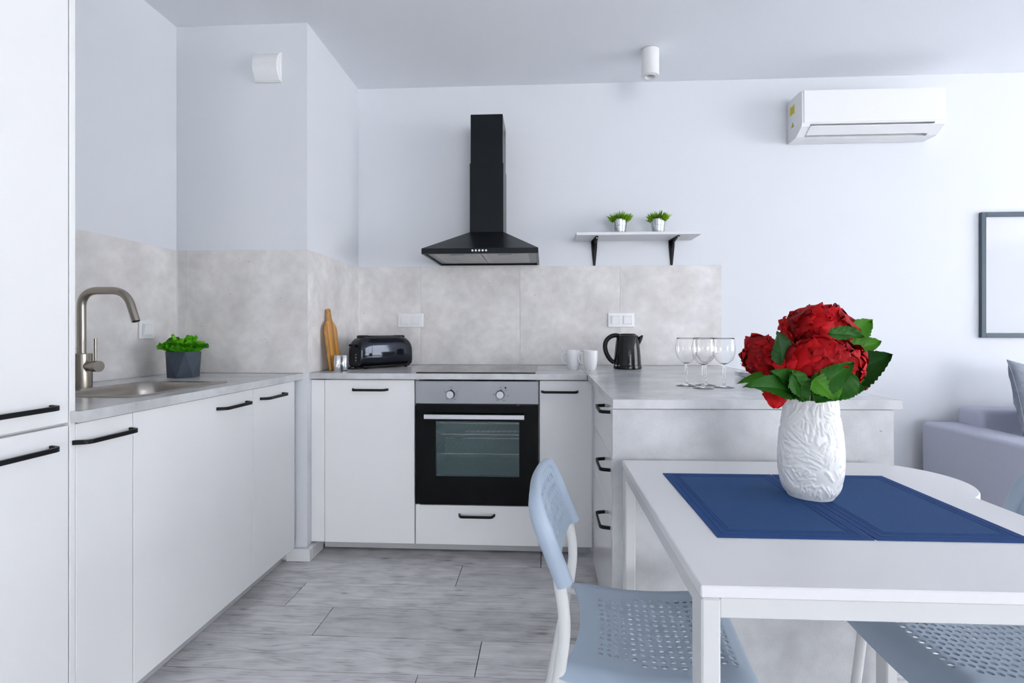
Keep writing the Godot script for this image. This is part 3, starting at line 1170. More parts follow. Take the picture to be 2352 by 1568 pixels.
# pressed steel bracket: tapering upright with a rounded foot, tapering arm, hollow ridge between
func bracket() -> ArrayMesh:
	var st := tool()
	var up := PackedVector2Array([Vector2(-0.0185, -0.001), Vector2(-0.017, -0.04), Vector2(-0.0075, -0.138)])
	for k in 7:
		var a := PI + PI * k / 6.0
		up.append(Vector2(cos(a) * 0.0075, -0.141 + sin(a) * 0.0075))
	up.append_array(PackedVector2Array([Vector2(0.0075, -0.138), Vector2(0.017, -0.04), Vector2(0.0185, -0.001)]))
	add_prism(st, up, 0.0, 0.004, 0.001)
	# arm lies under the board
	var arm := PackedVector2Array([Vector2(-0.0185, 0.0), Vector2(0.0185, 0.0), Vector2(0.008, 0.165), Vector2(0.004, 0.171), Vector2(-0.004, 0.171), Vector2(-0.008, 0.165)])
	add_prism(st, arm, -0.004, 0.0, 0.001, Transform3D(Basis(Vector3(1, 0, 0), Vector3(0, 0, 1), Vector3(0, 1, 0)), Vector3.ZERO))
	# ridge: a web along the inner corner
	var web := PackedVector2Array([Vector2(0.0, -0.0), Vector2(0.150, -0.003), Vector2(0.05, -0.022), Vector2(0.018, -0.05), Vector2(0.004, -0.125), Vector2(0.0, -0.13)])
	add_prism(st, web, -0.0055, 0.0055, 0.002, Transform3D(Basis(Vector3(0, 0, 1), Vector3(0, 1, 0), Vector3(-1, 0, 0)), Vector3.ZERO))
	return done(st)


func plant_bucket(p: Vector3, label: String) -> void:
	var t := thing("potted_grass", label, "plant", p, 0.0, "grass plants on the shelf")
	part(lathe([Vector2(0.0, 0.0), Vector2(0.0325, 0.0), Vector2(0.0335, 0.002), Vector2(0.0385, 0.045), Vector2(0.0395, 0.046), Vector2(0.0395, 0.049), Vector2(0.0388, 0.050), Vector2(0.0425, 0.080), Vector2(0.0445, 0.081), Vector2(0.0445, 0.084), Vector2(0.042, 0.084), Vector2(0.0415, 0.072), Vector2(0.0, 0.072)], 40, 0.5), "bucket", M.zinc, t)
	for s in [-1, 1]:
		part(lathe([Vector2(0.0, -0.004), Vector2(0.004, -0.002), Vector2(0.004, 0.002), Vector2(0.0, 0.004)], 10), "ear", M.zinc, t, Vector3(0.0455 * s, 0.077, 0), Vector3(0, 0, PI / 2))
	var st := tool()
	st.set_smooth_group(-1)
	for k in 190:
		var a := rng.randf() * TAU
		var r := sqrt(rng.randf())
		var base := Vector3(cos(a), 0, sin(a)) * r * 0.034 + Vector3(0, 0.066, 0)
		var lean := r * rng.randf_range(0.5, 1.0)
		var dir := (Vector3(cos(a), 0, sin(a)) * lean + Vector3.UP * rng.randf_range(0.85, 1.15)).normalized()
		var len := rng.randf_range(0.046, 0.082) * (1.0 - 0.18 * r)
		var side := dir.cross(Vector3(cos(a + 1.1), 0.2, sin(a + 1.1))).normalized()
		var wid := rng.randf_range(0.0028, 0.0050)
		var green := Color(0.035, 0.17, 0.01).lerp(Color(0.18, 0.42, 0.01), rng.randf())
		var bright := green.lerp(Color(0.40, 0.58, 0.02), rng.randf_range(0.1, 0.7))
		var drop := Vector3(cos(a), -0.6, sin(a)) * lean * 0.014
		var n := 4
		for i in n:
			var t0 := float(i) / n
			var t1 := float(i + 1) / n
			var w0 := wid * sin(PI * (0.18 + 0.82 * t0)) * 1.1
			var w1 := wid * sin(PI * (0.18 + 0.82 * t1)) * 1.1
			var p0 := base + dir * len * t0 + drop * t0 * t0
			var p1 := base + dir * len * t1 + drop * t1 * t1
			var vs := [p0 - side * w0, p0 + side * w0, p1 + side * w1, p0 - side * w0, p1 + side * w1, p1 - side * w1]
			var ts := [t0, t0, t1, t0, t1, t1]
			for q in 6:
				st.set_color(green.lerp(bright, ts[q]))
				st.add_vertex(vs[q])
	var f := part(done(st), "foliage", M.grass, t)
	f.set_meta("kind", "stuff")


# ---------------------------------------------------------------- things on the walls and ceiling

func wall_fittings() -> void:
	rocker(Vector3(-0.818, 1.170, BACK + 0.005), 0.0, 2, "white double switch plate on the tiles above the toaster")
	rocker(Vector3(0.4525, 1.171, BACK + 0.005), 0.0, 2, "white double switch plate on the tiles above the kettle")
	rocker(Vector3(LEFT + 0.005, 1.110, -2.219), PI / 2, 1, "single white switch plate on the tiles by the sink")

	# air conditioner
	var a := thing("air_conditioner", "white wall-mounted air conditioner with yellow sticker on its side", "air conditioner", Vector3(1.422, 2.2, BACK))
	var w := 0.768
	var prof := PackedVector2Array([Vector2(0.001, 0.004), Vector2(0.001, 0.238), Vector2(0.02, 0.243), Vector2(0.150, 0.243), Vector2(0.166, 0.236), Vector2(0.171, 0.222), Vector2(0.172, 0.055), Vector2(0.168, 0.052), Vector2(0.120, 0.062), Vector2(0.077, 0.048), Vector2(0.092, 0.001), Vector2(0.09, 0.0), Vector2(0.006, 0.0)])
	var cheek := PackedVector2Array([Vector2(0.1718, 0.058), Vector2(0.1718, 0.054), Vector2(0.166, 0.040), Vector2(0.105, 0.003), Vector2(0.09, 0.0002), Vector2(0.075, 0.050), Vector2(0.120, 0.064)])
	var turn := Transform3D(Basis(Vector3(0, 0, 1), Vector3(0, 1, 0), Vector3(-1, 0, 0)), Vector3.ZERO)
	# the profile's x runs along +z, its thickness along -x
	part(prism(prof, -w, 0.0, 0.002, turn), "housing", M.white_plastic, a)
	part(prism(cheek, -0.046, -0.0004, 0.0, turn), "end_cheek", M.white_plastic, a)
	part(prism(cheek, -w + 0.0004, -w + 0.057, 0.0, turn), "end_cheek", M.white_plastic, a)
	part(slabs([[Vector3(0.010, 0.060, 0.170), Vector3(w - 0.006, 0.238, 0.1755)]], 0.002), "front_panel", M.white_plastic, a)
	# louvre across the lower front edge
	var dir := Vector3(0, 0.037, 0.061).normalized()
	var nrm := Vector3(0, -dir.z, dir.y)
	var q := Basis(Vector3.RIGHT, dir, nrm)
	var mid := Vector3(w / 2 - 0.005, 0.0225, 0.1385)
	var lv := part(box(0.663, 0.0605, 0.006, 0.0015), "louvre", M.white_plastic, a)
	lv.transform = Transform3D(q, mid + dir * 0.0060)
	part(box(0.0006, 0.050, 0.054), "rating_sticker", M.label_yellow, a, Vector3(-0.0003, 0.175, 0.062))
	for k in 4:
		part(box(0.0004, 0.003, 0.034), "sticker_line", M.print_grey, a, Vector3(-0.0008, 0.160 + k * 0.009, 0.064))
	part(prism(PackedVector2Array([Vector2(-0.016, -0.012), Vector2(0.016, -0.012), Vector2(0.0, 0.016)]), 0.0, 0.0006, 0.0, Transform3D(Basis(Vector3(0, 0, 1), Vector3(0, 1, 0), Vector3(-1, 0, 0)), Vector3(0, 0.088, 0.066))), "warning_sticker", M.print_dark, a)
	part(prism(PackedVector2Array([Vector2(-0.012, -0.0095), Vector2(0.012, -0.0095), Vector2(0.0, 0.0115)]), 0.0006, 0.0010, 0.0, Transform3D(Basis(Vector3(0, 0, 1), Vector3(0, 1, 0), Vector3(-1, 0, 0)), Vector3(0, 0.088, 0.066))), "warning_sign", M.label_yellow, a)
	part(box(0.0004, 0.010, 0.0022), "warning_bolt", M.print_dark, a, Vector3(-0.0012, 0.0875, 0.066))

	# bowed vent cover on the pillar
	var v := thing("vent_cover", "white bowed vent cover high on the pillar wall", "vent", Vector3(-1.3355, 2.377, PILLAR_Z))
	var bow := PackedVector2Array([Vector2(0.0, -0.068)])
	for k in 13:
		var t := -1.0 + k / 6.0
		bow.append(Vector2(0.012 + 0.030 * (1.0 - t * t), t * 0.066))
	bow.append(Vector2(0.0, 0.068))
	part(prism(bow, -0.062, 0.062, 0.003, Transform3D(Basis(Vector3(0, 0, 1), Vector3(0, 1, 0), Vector3(-1, 0, 0)), Vector3.ZERO)), "cover", M.white_plastic, v)
	part(slabs([[Vector3(-0.066, -0.072, 0.0005), Vector3(0.066, 0.072, 0.010)]], 0.003), "back_plate", M.white_plastic, v)

	# ceiling spot, switched off
	var l := thing("ceiling_spot", "white cylinder spot on the ceiling, switched off", "lamp", Vector3(0.555, TOP, -2.752))
	part(lathe([Vector2(0.0, -0.003), Vector2(0.045, -0.003), Vector2(0.045, 0.0), Vector2(0.0, 0.0)], 40), "mounting_plate", M.print_grey, l)
	part(lathe([Vector2(0.030, -0.126), Vector2(0.030, -0.140), Vector2(0.0445, -0.140), Vector2(0.0465, -0.138), Vector2(0.0465, -0.003), Vector2(0.0, -0.003)], 48), "cylinder", M.white_lacquer, l)
	var ringp := part(lathe([Vector2(0.020, -0.118), Vector2(0.021, -0.136), Vector2(0.0275, -0.1425), Vector2(0.0335, -0.1415), Vector2(0.0335, -0.138), Vector2(0.030, -0.126), Vector2(0.020, -0.118)], 40), "swivel_ring", M.white_lacquer, l)
	part(lathe([Vector2(0.0, -0.124), Vector2(0.0205, -0.124), Vector2(0.0205, -0.120), Vector2(0.0, -0.120)], 32), "bulb_face", M.zinc, ringp)

	# picture, cut by the frame
	var p := thing("picture_frame", "steel blue picture frame with pale print on the wall above the sofa", "picture", Vector3(2.498, 1.067, BACK))
	var fw := 0.52
	var fh := 0.719
	var b := 0.026
	part(slabs([[Vector3(0, 0, 0.001), Vector3(b, fh, 0.022)], [Vector3(fw - b, 0, 0.001), Vector3(fw, fh, 0.022)], [Vector3(b, 0, 0.001), Vector3(fw - b, b, 0.022)], [Vector3(b, fh - b, 0.001), Vector3(fw - b, fh, 0.022)]], 0.0015), "frame", M.frame_blue, p)
	part(slabs([[Vector3(b, b, 0.004), Vector3(fw - b, fh - b, 0.008)]]), "print", M.paper, p)
	var st := tool()
	st.set_smooth_group(-1)
	quad(st, Vector3(b, b, 0.014), Vector3(fw - b, b, 0.014), Vector3(fw - b, fh - b, 0.014), Vector3(b, fh - b, 0.014))
	part(done(st), "glass", M.pane, p)


func rocker(p: Vector3, turn: float, n: int, label: String) -> void:
	var w := 0.085 if n == 1 else 0.157
	var s := thing("switch_plate", label, "switch", p, turn)
	part(box(w, 0.085, 0.009, 0.003), "plate", M.white_plastic, s, Vector3(0, 0, 0.0045))
	for k in n:
		var x := 0.0 if n == 1 else (-0.0335 + k * 0.0705)
		part(slabs([[Vector3(-0.0275, -0.0275, 0), Vector3(-0.0235, 0.0275, 0.004)], [Vector3(0.0235, -0.0275, 0), Vector3(0.0275, 0.0275, 0.004)], [Vector3(-0.0235, 0.0235, 0), Vector3(0.0235, 0.0275, 0.004)], [Vector3(-0.0235, -0.0275, 0), Vector3(0.0235, -0.0235, 0.004)]], 0.0006), "surround", M.white_plastic, s, Vector3(x, 0, 0.0095))
		var key := part(box(0.0455, 0.0455, 0.007, 0.0015), "rocker", M.white_plastic, s, Vector3(x, 0, 0.0125))
		key.rotation.x = 0.07


# ---------------------------------------------------------------- things on the worktops

func counter_things() -> void:
	salad_pot(Vector3(-1.600, DESK, -2.195))
	toaster()
	cutting_board()
	var sh := thing("shaker", "polished steel salt shaker in front of the cutting board", "shaker", Vector3(-1.052, DESK, -2.553))
	part(lathe([Vector2(0.0, 0.0), Vector2(0.0175, 0.0), Vector2(0.018, 0.001), Vector2(0.018, 0.080), Vector2(0.0165, 0.082), Vector2(0.0, 0.082)], 36), "body", M.chrome, sh)
	part(lathe([Vector2(0.0, 0.0815), Vector2(0.0012, 0.0815), Vector2(0.0012, 0.0824), Vector2(0.0, 0.0824)], 8), "hole", M.print_dark, sh)
	var sh2 := copy(sh, "polished steel pepper shaker half hidden behind the salt shaker", Vector3(-1.033, DESK, -2.590))
	part(lathe([Vector2(0.0, 0.0), Vector2(0.0184, 0.0), Vector2(0.0184, 0.004), Vector2(0.0, 0.004)], 24), "foot_ring", M.black_plastic, sh2)
	mugs()
	kettle(Vector3(0.446, DESK, -2.815))
	glasses()
	crockery()


func salad_pot(p: Vector3) -> void:
	var t := thing("potted_plant", "leafy lettuce plant in a faceted slate grey pot by the sink", "plant", p)
	var st := tool()
	st.set_smooth_group(-1)
	var n := 6
	var lo := []
	var hi := []
	for k in n:
		var a := TAU * (k + 0.32) / n
		var b := TAU * (k + 0.82) / n
		lo.append(Vector3(cos(a) * 0.061, 0.001, sin(a) * 0.061))
		hi.append(Vector3(cos(b) * 0.075, 0.113, sin(b) * 0.075))
	var mid := Vector3(0, 0.05, 0)
	for k in n:
		var j := (k + 1) % n
		face(st, [lo[k], lo[j], hi[k]], mid)
		face(st, [lo[j], hi[k], hi[j]], mid)
	face(st, lo, mid)
	# rim and soil
	var inn := []
	var low := []
	for k in n:
		inn.append(hi[k] * Vector3(0.93, 1, 0.93))
		low.append(inn[k] - Vector3(0, 0.014, 0))
	for k in n:
		var j := (k + 1) % n
		face(st, [hi[k], hi[j], inn[j], inn[k]], mid)
		face(st, [inn[k], inn[j], low[j], low[k]], Vector3(0, 0.1, 0) + (hi[k] + hi[j]))
	part(done(st), "pot", M.pot_slate, t)
	st = tool()
	st.set_smooth_group(-1)
	face(st, low, mid)
	part(done(st), "soil", M.soil, t)
	for k in 46:
		var a := k * 2.39996
		var r := sqrt((k + 0.5) / 46.0)
		var lean := 0.06 + 0.62 * r * r
		var len := rng.randf_range(0.056, 0.076) * (1.0 if k > 5 else 1.25) * (1.0 - 0.12 * r)
		var m := ruffled(len, rng.randf_range(0.024, 0.034), k)
		var dir := Vector3(cos(a), 0, sin(a))
		var y := (dir * sin(lean) + Vector3.UP * cos(lean)).normalized()
		var z := (dir * cos(lean) - Vector3.UP * sin(lean)).normalized()
		var o := part(m, "leaf", M["salad_%d" % [0, 1, 0, 1, 2][k % 5]], t)
		o.transform = Transform3D(Basis(y.cross(z).normalized(), y, z), dir * r * 0.047 + Vector3(0, 0.101, 0))


# a leaf growing along y with a frilled rim
func ruffled(len: float, wid: float, s: int) -> ArrayMesh:
	var st := tool()
	st.set_smooth_group(1)
	var nu := 8
	var nv := 14
	var ph := s * 1.7
	var pt := func(i: int, j: int) -> Vector3:
		var u := float(i) / nu
		var v := float(j) / nv * 2.0 - 1.0
		var half := wid * (0.25 + 0.95 * sin(minf(u * 1.9, PI / 2)))
		var frill := absf(v) * u * 0.008 * sin(v * 9.0 + u * 5.0 + ph) + u * u * u * 0.008 * sin(v * 8.0 + ph * 2.0)
		return Vector3(v * half, len * (u * (1.0 - 0.28 * v * v * u) + 0.05 * u * u * sin(v * 11.0 + ph)), frill + u * u * len * 0.28 - absf(v) * 0.002)
	for i in nu:
		for j in nv:
			var c := [[i, j], [i + 1, j], [i + 1, j + 1], [i, j], [i + 1, j + 1], [i, j + 1]]
			for q in c:
				st.add_vertex(pt.call(q[0], q[1]))
	return done(st)


func toaster() -> void:
	var t := thing("toaster", "glossy black long-slot toaster on the worktop in the corner", "toaster", Vector3(-0.925, DESK, -2.862), 0.885)
	# local x along the length, local z out of the front
	var len := 0.34
	var d := 0.150
	var h := 0.166
	var rings := []
	var n := 22
	for k in n + 1:
		var f := -1.0 + 2.0 * k / n
		f = signf(f) * (1.0 - pow(1.0 - absf(f), 1.7))
		var s := pow(maxf(0.0, 1.0 - pow(absf(f), 5.0)), 0.2)
		s = maxf(s, 0.34)
		var rr := []
		for v in round_rect(d * (0.55 + 0.45 * s), h * (0.30 + 0.70 * s), minf(0.052, h * s * 0.35), 6):
			# tumblehome: slightly narrower at the top
			var yy: float = v.y + h * (0.30 + 0.70 * s) / 2.0
			rr.append(Vector3(f * len / 2, 0.013 + yy * 0.998, -v.x * (1.02 - 0.10 * yy / h)))
		rings.append(rr)
	var st := tool()
	add_loft(st, rings, true, true)
	part(done(st), "body", M.black_chrome, t)
	part(slabs([[Vector3(-0.150, 0.006, -0.066), Vector3(0.150, 0.018, 0.066)]], 0.004), "base", M.black_plastic, t)
	# saddle shaped top with the two ends standing up
	for s in [-1, 1]:
		part(pad(Vector3(0.05, 0.018, 0.055), 0.008), "end_ridge", M.black_plastic, t, Vector3(0.116 * s, 0.1725, 0))
		for z in [-1, 1]:
			part(lathe([Vector2(0.0, 0.0), Vector2(0.009, 0.0), Vector2(0.010, 0.007), Vector2(0.0, 0.007)], 14), "foot", M.black_plastic, t, Vector3(0.13 * s, 0.0, 0.05 * z))
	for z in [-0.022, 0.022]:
		part(box(0.21, 0.004, 0.022, 0.001), "slot_shade", M.black_plastic, t, Vector3(0, 0.1775, z))  # solid black strips paint the dark inside of the bread slots
	part(pad(Vector3(0.026, 0.014, 0.036), 0.006), "lever", M.black_plastic, t, Vector3(-0.181, 0.128, 0.0))
	for k in 3:
		part(lathe([Vector2(0.0, 0.0), Vector2(0.006, 0.0), Vector2(0.005, 0.004), Vector2(0.0, 0.0045)], 12), "button", M.steel, t, Vector3(-0.1685, 0.045 + k * 0.016, 0.02), Vector3(0, 0, PI / 2))
	part(tube(smooth_path([Vector3(-0.150, 0.012, -0.045), Vector3(-0.185, 0.0045, -0.03), Vector3(-0.213, 0.0045, 0.0), Vector3(-0.200, 0.0045, 0.035), Vector3(-0.165, 0.0045, 0.045), Vector3(-0.12, 0.0045, 0.02)]), 0.0032, 8), "cord", M.black_plastic, t)


func cutting_board() -> void:
	var t := thing("cutting_board", "striped bamboo cutting board with handle leaning on the pillar wall", "cutting board", Vector3(-1.096, DESK, -2.615), PI / 2)
	# outline in x (across) and y (up)
	var half := [Vector2(0.050, 0.0), Vector2(0.060, 0.006), Vector2(0.071, 0.205), Vector2(0.066, 0.224), Vector2(0.050, 0.242), Vector2(0.026, 0.256), Vector2(0.0175, 0.270), Vector2(0.017, 0.305), Vector2(0.012, 0.318), Vector2(0.004, 0.322)]
	var p := PackedVector2Array()
	for v in half:
		p.append(v)
	for k in range(half.size() - 1, -1, -1):
		p.append(Vector2(-half[k].x, half[k].y))
	var st := tool()
	var th := 0.014
	var q := ccw(p)
	var n := q.size()
	st.set_smooth_group(-1)
	var inn := inset(q, 0.002)
	var put := func(v: Vector3) -> void:
		st.set_uv(Vector2(v.x / 0.142 + 0.5, v.y / 0.33))
		st.add_vertex(v)
	var rings := [[inn, 0.0], [q, 0.002], [q, th - 0.002], [inn, th]]
	for r in 3:
		for k in n:
			var j := (k + 1) % n
			var a := Vector3(rings[r][0][k].x, rings[r][0][k].y, rings[r][1])
			var b := Vector3(rings[r][0][j].x, rings[r][0][j].y, rings[r][1])
			var c := Vector3(rings[r + 1][0][j].x, rings[r + 1][0][j].y, rings[r + 1][1])
			var d := Vector3(rings[r + 1][0][k].x, rings[r + 1][0][k].y, rings[r + 1][1])
			for v in [a, c, b, a, d, c]:
				put.call(v)
	var t2 := Geometry2D.triangulate_polygon(inn)
	for e in [0.0, th]:
		for k in range(0, t2.size(), 3):
			var up := (inn[t2[k + 1]] - inn[t2[k]]).cross(inn[t2[k + 2]] - inn[t2[k]]) > 0.0
			var order := [0, 2, 1] if up == (e > 0.0) else [0, 1, 2]
			for i in order:
				put.call(Vector3(inn[t2[k + i]].x, inn[t2[k + i]].y, e))
	var b := part(done(st), "board", M.bamboo, t)
	# leans back: local +z points away from the pillar
	b.rotation.x = -0.118
	part(lathe([Vector2(0.0, 0.0), Vector2(0.0045, 0.0), Vector2(0.0045, 0.0006), Vector2(0.0, 0.0006)], 16), "hole", M.soil, b, Vector3(0.0, 0.308, th), Vector3(PI / 2, 0, 0))
	part(tube(smooth_path([Vector3(0.0, 0.308, th + 0.001), Vector3(-0.016, 0.297, th + 0.003), Vector3(-0.019, 0.290, th * 0.5), Vector3(-0.013, 0.288, th + 0.003), Vector3(0.006, 0.297, th + 0.003), Vector3(0.001, 0.306, th + 0.001)]), 0.0011, 6), "string", M.string, b)


func mugs() -> void:
	var t := thing("mug", "white mug with curved handle on the worktop beside the hob", "mug", Vector3(0.149, DESK, -2.722), 0.0)
	var prof := [Vector2(0.0, 0.003), Vector2(0.022, 0.003), Vector2(0.0225, 0.0), Vector2(0.0255, 0.0), Vector2(0.0275, 0.003), Vector2(0.033, 0.024), Vector2(0.0372, 0.05), Vector2(0.0390, 0.08), Vector2(0.0392, 0.1035), Vector2(0.0380, 0.1045), Vector2(0.0366, 0.1035), Vector2(0.0364, 0.08), Vector2(0.0346, 0.05), Vector2(0.030, 0.026), Vector2(0.0, 0.010)]
	part(lathe(prof, 48, 0.9), "cup", M.ceramic, t)
	var st := tool()
	add_sweep(st, smooth_path([Vector3(-0.036, 0.090, 0), Vector3(-0.050, 0.091, 0), Vector3(-0.0605, 0.080, 0), Vector3(-0.0615, 0.062, 0), Vector3(-0.055, 0.044, 0), Vector3(-0.044, 0.034, 0), Vector3(-0.031, 0.028, 0)], 6), circle(0.0032, 10), Vector3.ZERO, 1)
	part(done(st), "handle", M.ceramic, t)
	for a in [0.9, 1.7]:
		part(box(0.005, 0.0022, 0.003), "foot_notch", M.print_dark, t, Vector3(cos(a) * 0.0248, 0.0012, sin(a) * 0.0248), Vector3(0, PI / 2 - a, 0))
	copy(t, "white mug with curved handle standing between the other mug and the kettle", Vector3(0.235, DESK, -2.684))


func kettle(p: Vector3) -> void:
	var t := thing("kettle", "glossy black electric kettle with loop handle on the worktop", "kettle", p)
	part(lathe([Vector2(0.0, 0.0), Vector2(0.073, 0.0), Vector2(0.0755, 0.003), Vector2(0.0755, 0.012), Vector2(0.0745, 0.020), Vector2(0.073, 0.022), Vector2(0.073, 0.024), Vector2(0.0705, 0.07), Vector2(0.0645, 0.13), Vector2(0.0585, 0.172), Vector2(0.056, 0.181), Vector2(0.050, 0.184), Vector2(0.0, 0.186)], 56, 0.5), "body", M.black_gloss, t)
	part(lathe([Vector2(0.0, 0.183), Vector2(0.046, 0.183), Vector2(0.044, 0.189), Vector2(0.030, 0.1915), Vector2(0.0, 0.192)], 40), "lid", M.black_plastic, t)
	# spout: a beak at the top right
	var st := tool()
	var rings := []
	for k in [[0.047, 0.126, 0.012, 0.02], [0.060, 0.150, 0.017, 0.018], [0.0715, 0.169, 0.019, 0.014], [0.0800, 0.1805, 0.017, 0.0045]]:
		var r := []
		for i in 14:
			var a := TAU * i / 14
			r.append(Vector3(k[0] + cos(a) * k[3] * 0.75, k[1] + cos(a) * k[3] * -0.35 + absf(cos(a)) * 0.001, sin(a) * k[2]))
		rings.append(r)
	add_loft(st, rings, true, true)
	part(done(st), "spout", M.black_gloss, t)
	st = tool()
	add_sweep(st, smooth_path([Vector3(-0.040, 0.177, 0), Vector3(-0.068, 0.181, 0), Vector3(-0.094, 0.172, 0), Vector3(-0.1145, 0.150, 0), Vector3(-0.1205, 0.120, 0), Vector3(-0.113, 0.085, 0), Vector3(-0.094, 0.052, 0), Vector3(-0.071, 0.034, 0)], 8), round_rect(0.024, 0.019, 0.008, 3), Vector3(0, 0, 1), 1)
	part(done(st), "handle", M.black_plastic, t)
	part(pad(Vector3(0.010, 0.007, 0.014), 0.003), "switch", M.steel, t, Vector3(-0.066, 0.020, 0.036))
	part(lathe([Vector2(0.0, 0.0), Vector2(0.0035, 0.0), Vector2(0.003, 0.0015), Vector2(0.0, 0.002)], 12), "pilot_lamp", M.print_grey, t, Vector3(-0.052, 0.021, 0.053), Vector3(PI / 2, 0, 0))


func glasses() -> void:
	var spots := [[Vector3(0.524, DESK, -1.938), "stemmed wine glass on the counter, the one closest to the kettle"], [Vector3(0.561, DESK, -1.855), "stemmed wine glass in the middle of the group, at the dining table side"], [Vector3(0.602, DESK, -1.966), "stemmed wine glass at the back of the group, half hidden by the others"], [Vector3(0.644, DESK, -1.888), "stemmed wine glass on the counter, the one closest to the plates"]]
	var t := thing("wine_glass", spots[0][1], "wine glass", spots[0][0], 0.0, "wine glasses on the counter")
	# bowl: outer skin up, inner skin down
	var outer := [Vector2(0.0045, 0.083), Vector2(0.012, 0.0855), Vector2(0.0235, 0.094), Vector2(0.0325, 0.107), Vector2(0.0375, 0.122), Vector2(0.0392, 0.138), Vector2(0.0378, 0.156), Vector2(0.0345, 0.178)]
	var inner := []
	for k in range(outer.size() - 1, -1, -1):
		inner.append(outer[k] + Vector2(-0.0007 if k > 0 else -0.0045, 0.0005 if k < 4 else 0.0))
	part(lathe(finer(outer) + [Vector2(0.0342, 0.1783)] + finer(inner), 56, 2.5), "bowl", M.crystal, t)
	part(lathe(finer([Vector2(0.0, 0.0), Vector2(0.0365, 0.0), Vector2(0.0372, 0.0009), Vector2(0.0360, 0.0017), Vector2(0.020, 0.0046), Vector2(0.0085, 0.009), Vector2(0.0048, 0.015), Vector2(0.0042, 0.03), Vector2(0.0042, 0.072), Vector2(0.0046, 0.0825), Vector2(0.0, 0.0828)]), 32, 0.9), "stem_and_foot", M.crystal, t)
	for k in range(1, 4):
		copy(t, spots[k][1], spots[k][0])


func finer(p: Array) -> Array:
	var c := []
	for k in p.size() - 1:
		var a: Vector2 = p[maxi(k - 1, 0)]
		var d: Vector2 = p[mini(k + 2, p.size() - 1)]
		var b: Vector2 = p[k]
		var e: Vector2 = p[k + 1]
		var sharp := absf((b - a).angle_to(e - b)) > 0.8 or absf((e - b).angle_to(d - e)) > 0.8
		for i in 3:
			c.append(b.lerp(e, i / 3.0) if sharp else b.cubic_interpolate(e, a, d, i / 3.0))
	c.append(p[-1])
	return c


func crockery() -> void:
	var mid := Vector3(0.930, DESK, -2.270)
	var plate_labels := ["white plate at the bottom of the stack behind the flowers", "white plate second from the bottom of the stack", "white plate third from the bottom of the stack", "white plate on top of the plate stack, under the bowls"]
	var p := thing("plate", plate_labels[0], "plate", mid, 0.0, "stacked plates")
	part(lathe([Vector2(0.0, 0.002), Vector2(0.055, 0.002), Vector2(0.058, 0.0), Vector2(0.062, 0.001), Vector2(0.080, 0.006), Vector2(0.1045, 0.0125), Vector2(0.1055, 0.0138), Vector2(0.1045, 0.0148), Vector2(0.079, 0.0085), Vector2(0.060, 0.0045), Vector2(0.0, 0.0045)], 56, 0.9), "dish", M.ceramic, p)
	for k in range(1, 4):
		copy(p, plate_labels[k], mid + Vector3(0, 0.0046 * k, 0))
	var bowl_labels := ["white bowl at the bottom of the nested bowls, resting on the plates", "white bowl in the middle of the nested bowls", "white bowl on top of the nested bowls behind the flowers"]
	var base := mid + Vector3(0.004, 0.0184, -0.004)
	var b := thing("bowl", bowl_labels[0], "bowl", base, 0.0, "nested bowls")
	part(lathe([Vector2(0.0, 0.002), Vector2(0.030, 0.002), Vector2(0.031, 0.0), Vector2(0.034, 0.001), Vector2(0.055, 0.013), Vector2(0.074, 0.032), Vector2(0.083, 0.042), Vector2(0.0835, 0.0435), Vector2(0.0815, 0.044), Vector2(0.072, 0.034), Vector2(0.053, 0.0155), Vector2(0.034, 0.0045), Vector2(0.0, 0.0040)], 56, 0.9), "dish", M.ceramic, b)
	for k in range(1, 3):
		copy(b, bowl_labels[k], base + Vector3(0, 0.0125 * k, 0))


# ---------------------------------------------------------------- living corner

